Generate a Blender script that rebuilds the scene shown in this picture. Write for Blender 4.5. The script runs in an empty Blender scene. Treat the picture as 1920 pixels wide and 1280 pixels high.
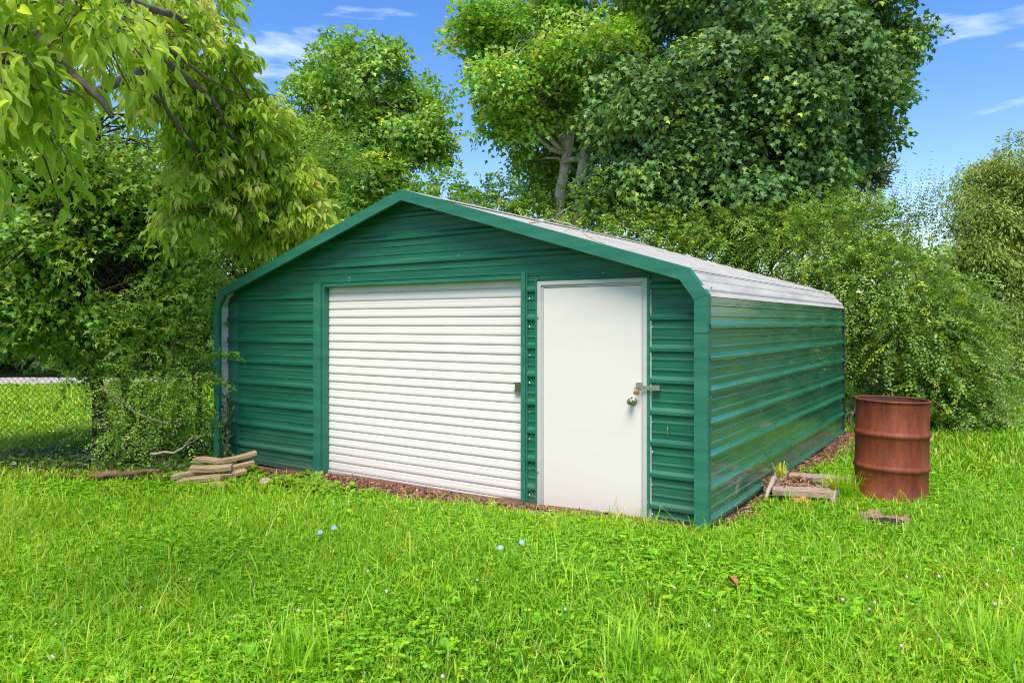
import bpy, math
import numpy as np

R = math.radians
sc = bpy.context.scene
C = sc.collection
rng = np.random.default_rng(11)

# ------------------------------------------------------------------ camera, sky, sun, exposure
F = 1364.0 / 1920.0
CAM_Z = 1.5
cam_d = bpy.data.cameras.new("camera")
cam = bpy.data.objects.new("camera", cam_d)
C.objects.link(cam)
cam.location = (0, 0, CAM_Z)
cam.rotation_euler = (R(90), 0, 0)
cam_d.sensor_width = 36.0
cam_d.lens = 36.0 * F
cam_d.shift_y = -(640 - 606) / 1920.0
cam_d.clip_end = 2000
cam_d.clip_start = 0.05
sc.camera = cam

SUN_EL, SUN_AZ = 61.0, 190.0          # azimuth clockwise from +Y (north), so 190 = behind the camera, a little left
el, az = R(SUN_EL), R(SUN_AZ)
to_sun = (math.sin(az) * math.cos(el), math.cos(az) * math.cos(el), math.sin(el))
w = bpy.data.worlds.new("World")
sc.world = w
w.use_nodes = True
nt = w.node_tree
nt.nodes.clear()
out = nt.nodes.new("ShaderNodeOutputWorld")
bg = nt.nodes.new("ShaderNodeBackground")
bg.inputs[1].default_value = 0.125
sky = nt.nodes.new("ShaderNodeTexSky")
sky.sky_type = 'NISHITA'
sky.sun_disc = False
sky.sun_elevation = el
sky.sun_rotation = az
sky.altitude = 600
sky.air_density = 1.35
sky.dust_density = 1.3
sky.ozone_density = 3.0
tc = nt.nodes.new("ShaderNodeTexCoord")
mp = nt.nodes.new("ShaderNodeMapping")
mp.inputs["Scale"].default_value = (1.3, 1.3, 7.0)
mp.inputs["Location"].default_value = (0.35, 0.2, 0.4)
ns = nt.nodes.new("ShaderNodeTexNoise")
ns.inputs["Scale"].default_value = 2.3
ns.inputs["Detail"].default_value = 9
ns.inputs["Roughness"].default_value = 0.55
ns.inputs["Distortion"].default_value = 0.35
rp = nt.nodes.new("ShaderNodeValToRGB")
rp.color_ramp.elements[0].position = 0.60
rp.color_ramp.elements[0].color = (0, 0, 0, 1)
rp.color_ramp.elements[1].position = 0.86
rp.color_ramp.elements[1].color = (1, 1, 1, 1)
mxs = nt.nodes.new("ShaderNodeMixRGB")
mxs.inputs[2].default_value = (8.0, 8.4, 9.2, 1)
hs = nt.nodes.new("ShaderNodeHueSaturation")
hs.inputs["Hue"].default_value = 0.514
hs.inputs["Saturation"].default_value = 1.34
L = nt.links.new
L(tc.outputs["Generated"], mp.inputs[0]); L(mp.outputs[0], ns.inputs["Vector"])
L(ns.outputs[0], rp.inputs[0]); L(rp.outputs[0], mxs.inputs[0])
L(sky.outputs[0], hs.inputs["Color"]); L(hs.outputs[0], mxs.inputs[1]); L(mxs.outputs[0], bg.inputs[0]); L(bg.outputs[0], out.inputs[0])

sun_d = bpy.data.lights.new("sun", 'SUN')
sun_d.energy = 3.4
sun_d.angle = R(32.0)
sun_d.color = (1.0, 0.94, 0.84)
sun = bpy.data.objects.new("sun", sun_d)
C.objects.link(sun)
from mathutils import Vector
sun.rotation_euler = Vector(to_sun).to_track_quat('Z', 'Y').to_euler()
sun.location = (-6, -12, 18)

vs = sc.view_settings
vs.view_transform = 'Standard'
vs.look = 'None'
vs.gamma = 1
vs.use_curve_mapping = False
vs.exposure = 0.82
sc.cycles.max_bounces = 10
sc.cycles.diffuse_bounces = 7
sc.cycles.glossy_bounces = 3
sc.cycles.transmission_bounces = 8
sc.cycles.use_denoising = True
sc.cycles.denoising_prefilter = 'NONE'
sc.cycles.filter_width = 1.1
sc.cycles.use_adaptive_sampling = True
sc.cycles.adaptive_threshold = 0.015

# ------------------------------------------------------------------ helpers
def gz(x, y):
    """height of the ground: it falls gently from the drum towards the fence"""
    xx = np.clip(x, -9.0, 9.0); yy = np.clip(y, -2.0, 14.0)
    z = 0.022 * (xx - 1.4) + 0.02 - 0.005 * (yy - 5.0)
    return z + 0.012 * np.sin(1.7 * x + 0.6) * np.cos(1.3 * y) + 0.006 * np.sin(4.1 * x + 2.0 * y)

def tag(o, label=None, cat=None, group=None, kind=None):
    if label: o["label"] = label
    if cat: o["category"] = cat
    if group: o["group"] = group
    if kind: o["kind"] = kind
    return o

def empty(name, loc=(0, 0, 0), rz=0.0):
    o = bpy.data.objects.new(name, None)
    C.objects.link(o)
    o.location = loc
    o.rotation_euler = (0, 0, rz)
    o.empty_display_size = 0.1
    return o

def link(name, me, parent=None):
    o = bpy.data.objects.new(name, me)
    C.objects.link(o)
    if parent: o.parent = parent
    return o

def mesh_fast(name, V, T, mat, rnd=None, smooth=False):
    V = np.asarray(V, np.float32).reshape(-1, 3)
    T = np.asarray(T, np.int32)
    k = T.shape[1]
    me = bpy.data.meshes.new(name)
    me.vertices.add(len(V)); me.vertices.foreach_set("co", V.ravel())
    me.loops.add(T.size); me.loops.foreach_set("vertex_index", T.ravel())
    me.polygons.add(len(T))
    me.polygons.foreach_set("loop_start", np.arange(0, T.size, k, dtype=np.int32))
    if rnd is not None:
        a = me.attributes.new("rnd", 'FLOAT', 'POINT')
        a.data.foreach_set("value", np.asarray(rnd, np.float32))
    me.update(calc_edges=True)
    me.validate()
    if smooth: me.polygons.foreach_set("use_smooth", np.ones(len(T), bool))
    me.materials.append(mat)
    return me

class MB:
    """collects boxes, tubes, prisms into one mesh"""
    def __init__(s): s.v = []; s.f = []
    def add(s, V, Fc):
        n = len(s.v)
        s.v += [tuple(map(float, p)) for p in V]
        s.f += [tuple(n + i for i in q) for q in Fc]
        return s
    def box(s, x0, x1, y0, y1, z0, z1, bev=0.0):
        if bev <= 0:
            V = [(x, y, z) for z in (z0, z1) for y in (y0, y1) for x in (x0, x1)]
            return s.add(V, [(0, 2, 3, 1), (4, 5, 7, 6), (0, 1, 5, 4), (2, 6, 7, 3), (0, 4, 6, 2), (1, 3, 7, 5)])
        b = bev
        V = []
        for z, i in ((z0, b), (z0 + b, 0), (z1 - b, 0), (z1, b)):
            V += [(x0 + i, y0 + i, z), (x1 - i, y0 + i, z), (x1 - i, y1 - i, z), (x0 + i, y1 - i, z)]
        Fc = [(3, 2, 1, 0), (12, 13, 14, 15)]
        for r in range(3):
            for k in range(4):
                Fc.append((r * 4 + k, r * 4 + (k + 1) % 4, r * 4 + 4 + (k + 1) % 4, r * 4 + 4 + k))
        return s.add(V, Fc)
    def prism(s, poly, axis, a, b):
        """poly: 2d points in the plane across the axis, pushed from a to b along it"""
        n = len(poly)
        def P(p, t):
            return {0: (t, p[0], p[1]), 1: (p[0], t, p[1]), 2: (p[0], p[1], t)}[axis]
        V = [P(p, a) for p in poly] + [P(p, b) for p in poly]
        Fc = [tuple(range(n))[::-1], tuple(range(n, 2 * n))]
        Fc += [(i, (i + 1) % n, n + (i + 1) % n, n + i) for i in range(n)]
        return s.add(V, Fc)
    def tube(s, pts, rad, sides=6, cap=True):
        pts = np.asarray(pts, float); n = len(pts)
        rad = np.broadcast_to(np.asarray(rad, float), (n,))
        t = np.gradient(pts, axis=0); t /= np.linalg.norm(t, axis=1)[:, None] + 1e-9
        ref = np.array([0.31, 0.17, 0.93]) if abs(t[:, 2]).mean() < .8 else np.array([.93, .3, .2])
        u = np.cross(t, ref); u /= np.linalg.norm(u, axis=1)[:, None] + 1e-9
        v = np.cross(t, u)
        an = np.linspace(0, 2 * np.pi, sides, endpoint=False)
        V = pts[:, None] + rad[:, None, None] * (np.cos(an)[None, :, None] * u[:, None] + np.sin(an)[None, :, None] * v[:, None])
        Fc = [(i * sides + k, i * sides + (k + 1) % sides, (i + 1) * sides + (k + 1) % sides, (i + 1) * sides + k) for i in range(n - 1) for k in range(sides)]
        if cap: Fc += [tuple(range(sides))[::-1], tuple(range((n - 1) * sides, n * sides))]
        return s.add(V.reshape(-1, 3), Fc)
    def lathe(s, prof, n=32, cx=0, cy=0):
        V = []; Fc = []
        for r, z in prof:
            V += [(cx + r * math.cos(2 * math.pi * k / n), cy + r * math.sin(2 * math.pi * k / n), z) for k in range(n)]
        for i in range(len(prof) - 1):
            for k in range(n):
                Fc.append((i * n + k, i * n + (k + 1) % n, (i + 1) * n + (k + 1) % n, (i + 1) * n + k))
        return s.add(V, Fc)
    def mesh(s, name, mat, smooth=False):
        me = bpy.data.meshes.new(name)
        me.from_pydata(s.v, [], s.f)
        me.update()
        if smooth: me.polygons.foreach_set("use_smooth", np.ones(len(me.polygons), bool))
        me.materials.append(mat)
        return me
    def build(s, name, mat, parent=None, smooth=False):
        return link(name, s.mesh(name, mat, smooth), parent)

def nrm(a):
    return a / (np.linalg.norm(a, axis=-1, keepdims=True) + 1e-9)

# ------------------------------------------------------------------ materials
def new_mat(name):
    m = bpy.data.materials.new(name); m.use_nodes = True
    n = m.node_tree; n.nodes.clear()
    o = n.nodes.new("ShaderNodeOutputMaterial")
    b = n.nodes.new("ShaderNodeBsdfPrincipled")
    n.links.new(b.outputs[0], o.inputs[0])
    return m, n, b, o

def N(n, t, **kw):
    q = n.nodes.new(t)
    for k, v in kw.items():
        if k in q.inputs: q.inputs[k].default_value = v
        else: setattr(q, k, v)
    return q

def ramp(n, stops):
    r = n.nodes.new("ShaderNodeValToRGB")
    e = r.color_ramp.elements
    while len(e) < len(stops): e.new(0.5)
    for q, (p, c) in zip(e, stops):
        q.position = p; q.color = (*c, 1) if len(c) == 3 else c
    return r

def leaf_mat(name, stops, trans=0.32, rough=0.45, spec=0.35, tcol=1.5):
    m, n, b, o = new_mat(name)
    a = N(n, "ShaderNodeAttribute", attribute_name="rnd")
    r = ramp(n, stops)
    n.links.new(a.outputs["Fac"], r.inputs[0])
    n.links.new(r.outputs[0], b.inputs["Base Color"])
    b.inputs["Roughness"].default_value = rough
    b.inputs["Specular IOR Level"].default_value = spec
    tr = n.nodes.new("ShaderNodeBsdfTranslucent")
    g = N(n, "ShaderNodeMixRGB", blend_type='MULTIPLY'); g.inputs[0].default_value = 1
    g.inputs[2].default_value = (tcol * 1.1, tcol, tcol * .45, 1)
    n.links.new(r.outputs[0], g.inputs[1]); n.links.new(g.outputs[0], tr.inputs[0])
    mx = n.nodes.new("ShaderNodeMixShader"); mx.inputs[0].default_value = trans
    n.links.new(b.outputs[0], mx.inputs[1]); n.links.new(tr.outputs[0], mx.inputs[2])
    n.links.new(mx.outputs[0], o.inputs[0])
    return m

def metal_paint(name, col, rough=0.3, dirt=0.35, dirtcol=(.11, .10, .065), back=None, coat=0.0, low=0.0, var=.18, wave=.14):
    """painted sheet steel: faint chalking, dirt streaks along the sheet, splashed soil above the ground"""
    m, n, b, o = new_mat(name)
    g = N(n, "ShaderNodeNewGeometry")
    t = N(n, "ShaderNodeTexCoord")
    mp = N(n, "ShaderNodeMapping"); mp.inputs["Scale"].default_value = (.7, .7, 5)
    n.links.new(t.outputs["Object"], mp.inputs[0])
    a = N(n, "ShaderNodeTexNoise", Scale=2.4, Detail=8.0, Roughness=.62)
    n.links.new(mp.outputs[0], a.inputs["Vector"])
    f = N(n, "ShaderNodeTexNoise", Scale=46.0, Detail=4.0, Roughness=.7)
    n.links.new(t.outputs["Object"], f.inputs["Vector"])
    r1 = ramp(n, [(.35, tuple(c * (1 - var) for c in col)), (.65, tuple(min(1, c * (1 + var) + .004) for c in col))])
    n.links.new(a.outputs[0], r1.inputs[0])
    r2 = ramp(n, [(.52, (0, 0, 0)), (.75, (1, 1, 1))])
    ad = N(n, "ShaderNodeMath", operation='MULTIPLY_ADD'); ad.inputs[1].default_value = .45
    n.links.new(f.outputs[0], ad.inputs[0]); 
    h = N(n, "ShaderNodeMath", operation='MULTIPLY'); h.inputs[1].default_value = .62
    n.links.new(a.outputs[0], h.inputs[0]); n.links.new(h.outputs[0], ad.inputs[2])
    n.links.new(ad.outputs[0], r2.inputs[0])
    dm = N(n, "ShaderNodeMath", operation='MULTIPLY'); dm.inputs[1].default_value = dirt
    n.links.new(r2.outputs[0], dm.inputs[0])
    fac = dm
    if low > 0:
        sp = N(n, "ShaderNodeSeparateXYZ"); n.links.new(g.outputs["Position"], sp.inputs[0])
        mr = N(n, "ShaderNodeMapRange"); mr.inputs[1].default_value = .55; mr.inputs[2].default_value = -.05
        mr.inputs[3].default_value = 0; mr.inputs[4].default_value = 1
        n.links.new(sp.outputs[2], mr.inputs[0])
        pw = N(n, "ShaderNodeMath", operation='POWER'); pw.inputs[1].default_value = 2.0
        n.links.new(mr.outputs[0], pw.inputs[0])
        pm = N(n, "ShaderNodeMath", operation='MULTIPLY'); n.links.new(pw.outputs[0], pm.inputs[0]); n.links.new(a.outputs[0], pm.inputs[1])
        pq = N(n, "ShaderNodeMath", operation='MULTIPLY_ADD'); pq.inputs[1].default_value = low
        n.links.new(pm.outputs[0], pq.inputs[0]); n.links.new(dm.outputs[0], pq.inputs[2])
        fac = pq
    mx = N(n, "ShaderNodeMixRGB"); mx.inputs[2].default_value = (*dirtcol, 1)
    n.links.new(fac.outputs[0], mx.inputs[0]); n.links.new(r1.outputs[0], mx.inputs[1])
    src = mx.outputs[0]
    if back:
        m2 = N(n, "ShaderNodeMixRGB"); m2.inputs[2].default_value = (*back, 1)
        n.links.new(g.outputs["Backfacing"], m2.inputs[0]); n.links.new(src, m2.inputs[1]); src = m2.outputs[0]
    n.links.new(src, b.inputs["Base Color"])
    rr = N(n, "ShaderNodeMapRange"); rr.inputs[1].default_value = .3; rr.inputs[2].default_value = .75
    rr.inputs[3].default_value = rough; rr.inputs[4].default_value = min(1, rough + .22)
    n.links.new(ad.outputs[0], rr.inputs[0]); n.links.new(rr.outputs[0], b.inputs["Roughness"])
    b.inputs["Coat Weight"].default_value = coat; b.inputs["Coat IOR"].default_value = 1.6; b.inputs["Coat Roughness"].default_value = .04
    bp = N(n, "ShaderNodeBump", Strength=wave, Distance=.012)
    n.links.new(a.outputs[0], bp.inputs["Height"]); n.links.new(bp.outputs[0], b.inputs["Normal"])
    return m

def simple(name, col, rough=.6, metal=0.0, var=.25, scale=20.0, bump=.0, spec=.5, stretch=(1, 1, 1)):
    m, n, b, o = new_mat(name)
    t = N(n, "ShaderNodeTexCoord")
    mp = N(n, "ShaderNodeMapping"); mp.inputs["Scale"].default_value = stretch
    n.links.new(t.outputs["Object"], mp.inputs[0])
    a = N(n, "ShaderNodeTexNoise", Scale=scale, Detail=6.0, Roughness=.65)
    n.links.new(mp.outputs[0], a.inputs["Vector"])
    r = ramp(n, [(.3, tuple(c * (1 - var) for c in col)), (.7, tuple(min(1, c * (1 + var)) for c in col))])
    n.links.new(a.outputs[0], r.inputs[0]); n.links.new(r.outputs[0], b.inputs["Base Color"])
    b.inputs["Roughness"].default_value = rough; b.inputs["Metallic"].default_value = metal
    b.inputs["Specular IOR Level"].default_value = spec
    if bump:
        bp = N(n, "ShaderNodeBump", Strength=bump, Distance=.01)
        n.links.new(a.outputs[0], bp.inputs["Height"]); n.links.new(bp.outputs[0], b.inputs["Normal"])
    return m

def wood(name, c1, c2, c3, axis_scale=(3, 40, 40)):
    m, n, b, o = new_mat(name)
    t = N(n, "ShaderNodeTexCoord")
    mp = N(n, "ShaderNodeMapping"); mp.inputs["Scale"].default_value = axis_scale
    n.links.new(t.outputs["Object"], mp.inputs[0])
    a = N(n, "ShaderNodeTexNoise", Scale=1.6, Detail=8.0, Roughness=.7, Distortion=.6)
    n.links.new(mp.outputs[0], a.inputs["Vector"])
    r = ramp(n, [(.3, c1), (.5, c2), (.72, c3)])
    n.links.new(a.outputs[0], r.inputs[0]); n.links.new(r.outputs[0], b.inputs["Base Color"])
    b.inputs["Roughness"].default_value = .85
    bp = N(n, "ShaderNodeBump", Strength=.6, Distance=.01)
    n.links.new(a.outputs[0], bp.inputs["Height"]); n.links.new(bp.outputs[0], b.inputs["Normal"])
    return m

M = {}
M['wall_green'] = metal_paint("green_sheet", (.004, .125, .068), rough=.32, dirt=.20, low=.7, back=(.80, .78, .76))
M['side_green'] = metal_paint("green_sheet_glossy", (.010, .165, .088), rough=.22, dirt=.20, low=.5, back=(.80, .78, .76), coat=.65, wave=.05)
M['trim_green'] = metal_paint("green_trim", (.016, .155, .094), rough=.36, dirt=.16)
M['roof_white'] = metal_paint("roof_sheet", (.47, .44, .385), rough=.42, dirt=.5, dirtcol=(.26, .25, .2), back=(.6, .6, .6))
M['slat_white'] = metal_paint("roller_sheet", (.76, .695, .64), rough=.36, dirt=.12, dirtcol=(.5, .44, .34), low=.8, var=.03, wave=.06)
M['door_white'] = metal_paint("door_paint", (.74, .67, .605), rough=.42, dirt=.06, dirtcol=(.5, .45, .34), low=.9, var=.02, wave=.0)
M['frame_grey'] = metal_paint("door_frame_metal", (.52, .50, .47), rough=.35, dirt=.2, low=.6, var=.06)
M['zinc'] = simple("zinc_steel", (.55, .56, .55), rough=.28, metal=.9, var=.2, scale=60)
M['brass'] = simple("tarnished_brass", (.42, .36, .22), rough=.22, metal=.95, var=.25, scale=50)
M['rusty_brass'] = simple("rusty_padlock", (.36, .19, .07), rough=.55, metal=.5, var=.4, scale=60)
M['dark_gap'] = simple("dark_edge", (.02, .03, .028), rough=.6)
M['tan_wood'] = wood("tan_board", (.17, .10, .05), (.42, .275, .145), (.58, .43, .27), (4, 30, 30))
M['grey_wood'] = wood("weathered_plank", (.10, .07, .05), (.33, .24, .17), (.52, .42, .33), (4, 34, 34))
M['yellow_wood'] = wood("yellow_board", (.30, .16, .04), (.5, .31, .11), (.6, .42, .2), (4, 34, 34))
M['bark_pale'] = simple("pale_bark", (.62, .54, .46), rough=.9, var=.45, scale=9, bump=.8, stretch=(2, 2, .9))
M['bark_dark'] = simple("dark_bark", (.055, .042, .032), rough=.95, var=.5, scale=14, bump=.8, stretch=(2, 2, .6))
M['bark_grey'] = simple("grey_bark", (.14, .11, .085), rough=.95, var=.5, scale=14, bump=.8, stretch=(2, 2, .6))
M['dead_wood'] = simple("dead_twig", (.36, .29, .21), rough=.9, var=.4, scale=25, bump=.4)
M['log_brown'] = simple("fallen_log", (.16, .09, .05), rough=.95, var=.5, scale=18, bump=.6)
M['wire'] = simple("fence_wire", (.045, .045, .04), rough=.6, metal=.2)
M['post'] = simple("fence_post", (.055, .048, .04), rough=.7, metal=.2)
M['stone'] = simple("orange_stone", (.5, .2, .07), rough=.85, var=.5, scale=12, bump=.6)
M['litter'] = leaf_mat("dry_leaf", [(0, (.07, .035, .015)), (.4, (.16, .08, .035)), (.75, (.27, .15, .07)), (1, (.36, .25, .14))], trans=.1, rough=.8, spec=.1)
M['mulch_bits'] = leaf_mat("mulch_bits", [(0, (.09, .04, .025)), (.5, (.25, .12, .075)), (.85, (.36, .20, .13)), (1, (.5, .36, .25))], trans=.0, rough=.9, spec=.1)
M['grass'] = leaf_mat("grass_blade", [(0, (0.114, 0.285, 0.008)), (.45, (0.248, 0.512, 0.014)), (.8, (0.411, 0.620, 0.022)), (.95, (0.595, 0.620, 0.061)), (1, (0.595, 0.620, 0.164))], trans=.38, rough=.42, spec=.4, tcol=1.35)
M['grass_far'] = M['grass']
M['clover'] = leaf_mat("clover_leaf", [(0, (0.117, 0.333, 0.008)), (.6, (0.232, 0.541, 0.012)), (1, (0.418, 0.620, 0.020))], trans=.34, rough=.45, spec=.3, tcol=1.3)
M['weed'] = leaf_mat("weed_leaf", [(0, (.12, .26, .018)), (.6, (.22, .38, .03)), (1, (.34, .46, .05))], trans=.36, rough=.5)
M['yellow_weed'] = leaf_mat("yellow_weed_leaf", [(0, (.32, .40, .03)), (1, (.58, .56, .06))], trans=.3, rough=.5)
M['ivy'] = leaf_mat("ivy_leaf", [(0, (0.029, 0.072, 0.013)), (.6, (0.065, 0.143, 0.021)), (1, (0.143, 0.221, 0.039))], trans=.25, rough=.4, spec=.5)
M['dogwood'] = leaf_mat("dogwood_leaf", [(0, (0.210, 0.380, 0.033)), (.4, (0.367, 0.540, 0.055)), (.72, (0.473, 0.600, 0.099)), (.93, (0.567, 0.580, 0.198)), (.985, (0.567, 0.480, 0.242)), (1, (0.504, 0.300, 0.121))], trans=.55, rough=.5, spec=.32)
M['understory'] = leaf_mat("understory_leaf", [(0, (0.092, 0.209, 0.035)), (.5, (0.204, 0.398, 0.049)), (.9, (0.459, 0.620, 0.075)), (1, (0.620, 0.620, 0.125))], trans=.34, rough=.5)
M['locust'] = leaf_mat("locust_leaf", [(0, (0.088, 0.200, 0.018)), (.6, (0.175, 0.338, 0.027)), (1, (0.300, 0.450, 0.044))], trans=.4, rough=.5)
M['maple_mid'] = leaf_mat("maple_leaf_mid", [(0, (0.099, 0.240, 0.051)), (.5, (0.209, 0.406, 0.062)), (.85, (0.421, 0.617, 0.073)), (1, (0.620, 0.620, 0.084))], trans=.34, rough=.45, spec=.45)
M['maple_light'] = leaf_mat("maple_leaf_light", [(0, (0.122, 0.311, 0.043)), (.5, (0.257, 0.499, 0.054)), (.85, (0.486, 0.570, 0.070)), (1, (0.570, 0.570, 0.080))], trans=.36, rough=.45, spec=.45)
M['maple_dark'] = leaf_mat("maple_leaf_dark", [(0, (0.068, 0.155, 0.047)), (.6, (0.139, 0.277, 0.065)), (.92, (0.268, 0.433, 0.072)), (1, (0.496, 0.620, 0.076))], trans=.22, rough=.5, spec=.3)
M['shrub'] = leaf_mat("shrub_leaf", [(0, (0.077, 0.185, 0.028)), (.5, (0.165, 0.310, 0.037)), (.85, (0.310, 0.465, 0.047)), (.97, (0.505, 0.582, 0.078)), (1, (0.620, 0.620, 0.063))], trans=.34, rough=.36, spec=.6)
M['shrub_shade'] = leaf_mat("shrub_leaf_shade", [(0, (0.028, 0.077, 0.014)), (.6, (0.070, 0.140, 0.022)), (1, (0.168, 0.252, 0.042))], trans=.3, rough=.4, spec=.5)  # darkened shrub leaves, shade of the hollow put into the colour
M['olive'] = leaf_mat("olive_leaf", [(0, (0.129, 0.198, 0.039)), (.5, (0.258, 0.352, 0.059)), (1, (0.442, 0.535, 0.108))], trans=.3, rough=.5)
M['pine'] = leaf_mat("pine_needle", [(0, (0.075, 0.135, 0.068)), (1, (0.195, 0.270, 0.135))], trans=.2, rough=.5)
M['sparse'] = leaf_mat("sparse_leaf", [(0, (0.101, 0.134, 0.034)), (.7, (0.185, 0.218, 0.050)), (1, (0.370, 0.235, 0.084))], trans=.25, rough=.5)
M['woods'] = leaf_mat("far_woods_leaf", [(0, (0.035, 0.078, 0.019)), (1, (0.117, 0.195, 0.039))], trans=.3, rough=.6)
M['clover_head'] = simple("clover_blossom", (.50, .42, .32), rough=.8, var=.3, scale=90)
M['chicory'] = simple("chicory_petal", (.36, .45, .85), rough=.7, var=.15, scale=40)
M['stem_green'] = simple("flower_stem", (.10, .20, .03), rough=.7)

def ground_mat():
    m, n, b, o = new_mat("lawn_soil")
    t = N(n, "ShaderNodeTexCoord")
    a = N(n, "ShaderNodeTexNoise", Scale=1.1, Detail=10.0, Roughness=.7); n.links.new(t.outputs["Object"], a.inputs["Vector"])
    f = N(n, "ShaderNodeTexNoise", Scale=55.0, Detail=6.0, Roughness=.75); n.links.new(t.outputs["Object"], f.inputs["Vector"])
    r1 = ramp(n, [(.3, (.03, .07, .004)), (.55, (.075, .155, .006)), (.75, (.15, .27, .010))]); n.links.new(f.outputs[0], r1.inputs[0])
    r2 = ramp(n, [(.3, (.55, .62, .5)), (.7, (1, 1, 1))]); n.links.new(a.outputs[0], r2.inputs[0])
    mx = N(n, "ShaderNodeMixRGB", blend_type='MULTIPLY'); mx.inputs[0].default_value = .8
    n.links.new(r1.outputs[0], mx.inputs[1]); n.links.new(r2.outputs[0], mx.inputs[2])
    n.links.new(mx.outputs[0], b.inputs["Base Color"]); b.inputs["Roughness"].default_value = .95
    b.inputs["Specular IOR Level"].default_value = .1
    bp = N(n, "ShaderNodeBump", Strength=.9, Distance=.03); n.links.new(f.outputs[0], bp.inputs["Height"]); n.links.new(bp.outputs[0], b.inputs["Normal"])
    return m
M['ground'] = ground_mat()
M['mulch'] = simple("brown_mulch", (.16, .08, .05), rough=.95, var=.6, scale=60, bump=1.0, spec=.1)
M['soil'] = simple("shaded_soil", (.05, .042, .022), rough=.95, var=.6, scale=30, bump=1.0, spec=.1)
M['path'] = simple("pale_gravel", (.40, .36, .31), rough=.95, var=.25, scale=4, bump=.3)

def rust_mat():
    m, n, b, o = new_mat("rust")
    t = N(n, "ShaderNodeTexCoord")
    mp = N(n, "ShaderNodeMapping"); mp.inputs["Scale"].default_value = (3, 3, .8); n.links.new(t.outputs["Object"], mp.inputs[0])
    a = N(n, "ShaderNodeTexNoise", Scale=3.0, Detail=9.0, Roughness=.68); n.links.new(mp.outputs[0], a.inputs["Vector"])
    f = N(n, "ShaderNodeTexNoise", Scale=70.0, Detail=5.0, Roughness=.7); n.links.new(t.outputs["Object"], f.inputs["Vector"])
    st = N(n, "ShaderNodeMapping"); st.inputs["Scale"].default_value = (22, 22, 1.3); n.links.new(t.outputs["Object"], st.inputs[0])
    s = N(n, "ShaderNodeTexNoise", Scale=1.0, Detail=5.0, Roughness=.6); n.links.new(st.outputs[0], s.inputs["Vector"])
    r = ramp(n, [(.28, (.085, .021, .013)), (.48, (.20, .042, .018)), (.62, (.27, .062, .024)), (.8, (.33, .10, .04))]); n.links.new(a.outputs[0], r.inputs[0])
    r2 = ramp(n, [(.35, (.62, .58, .58)), (.6, (1, 1, 1))]); n.links.new(f.outputs[0], r2.inputs[0])
    mx = N(n, "ShaderNodeMixRGB", blend_type='MULTIPLY'); mx.inputs[0].default_value = .7
    n.links.new(r.outputs[0], mx.inputs[1]); n.links.new(r2.outputs[0], mx.inputs[2])
    r3 = ramp(n, [(.70, (0, 0, 0)), (.78, (1, 1, 1))]); n.links.new(s.outputs[0], r3.inputs[0])
    m3 = N(n, "ShaderNodeMath", operation='MULTIPLY'); m3.inputs[1].default_value = .55; n.links.new(r3.outputs[0], m3.inputs[0])
    mx2 = N(n, "ShaderNodeMixRGB"); mx2.inputs[2].default_value = (.46, .30, .22, 1)
    n.links.new(m3.outputs[0], mx2.inputs[0]); n.links.new(mx.outputs[0], mx2.inputs[1])
    n.links.new(mx2.outputs[0], b.inputs["Base Color"])
    b.inputs["Roughness"].default_value = .62; b.inputs["Specular IOR Level"].default_value = .35
    bp = N(n, "ShaderNodeBump", Strength=.25, Distance=.004); n.links.new(f.outputs[0], bp.inputs["Height"]); n.links.new(bp.outputs[0], b.inputs["Normal"])
    return m
M['rust'] = rust_mat()

# ------------------------------------------------------------------ setting: lawn, path, mulch
SH_ANG = math.atan2(-.5615, .8275)
EX = np.array([math.cos(SH_ANG), math.sin(SH_ANG)]); EY = np.array([-math.sin(SH_ANG), math.cos(SH_ANG)])
W, LEN = 5.75, 5.17
SO = np.array([1.371, 5.095]) - W * EX            # front left corner of the shed
def to_shed(x, y):
    d0 = np.asarray(x) - SO[0]; d1 = np.asarray(y) - SO[1]
    return d0 * EX[0] + d1 * EX[1], d0 * EY[0] + d1 * EY[1]
def from_shed(xs, ys):
    return SO[0] + xs * EX[0] + ys * EY[0], SO[1] + xs * EX[1] + ys * EY[1]

def grid_sheet(name, xs, ys, mat, dz=0.0):
    X, Y = np.meshgrid(xs, ys)
    V = np.stack([X, Y, gz(X, Y) + dz], -1).reshape(-1, 3)
    nx, ny = len(xs), len(ys)
    i, j = np.meshgrid(np.arange(nx - 1), np.arange(ny - 1))
    a = (j * nx + i).ravel()
    T = np.stack([a, a + 1, a + nx + 1, a + nx], 1)
    return link(name, mesh_fast(name, V, T, mat, smooth=True))
def spaced(a, b, n, far):
    return np.concatenate([[-far, -far * .4, -far * .12], np.linspace(a, b, n), [far * .12, far * .4, far]])
ground = tag(grid_sheet("lawn", spaced(-24, 24, 130, 900), spaced(-20, 34, 150, 900), M['ground']), kind="structure")

def strip(name, pts, mat, dz):
    """a sheet laid on the ground through pairs of left/right edge points"""
    mb = MB(); V = []; Fc = []
    for i, (a, b) in enumerate(pts):
        for k in range(7):
            t = k / 6; x = a[0] + (b[0] - a[0]) * t; y = a[1] + (b[1] - a[1]) * t
            V.append((x, y, float(gz(x, y)) + dz))
    for i in range(len(pts) - 1):
        for k in range(6):
            q = i * 7 + k
            Fc.append((q, q + 1, q + 8, q + 7))
    return tag(mb.add(V, Fc).build(name, mat), kind="structure")
def mulch_w(xs):       # how far the bare strip reaches out in front of the facade
    return .30 + .07 * np.sin(2.3 * xs + .6) + .04 * np.sin(6.1 * xs)
mx_ = np.linspace(.35, 5.60, 40)
strip("mulch_strip", [(from_shed(x, .2), from_shed(x, -float(mulch_w(x)) * (1.0 if x < 4.6 else max(.35, 1 - (x - 4.6) * 1.1)))) for x in mx_], M['mulch'], .008)
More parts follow.
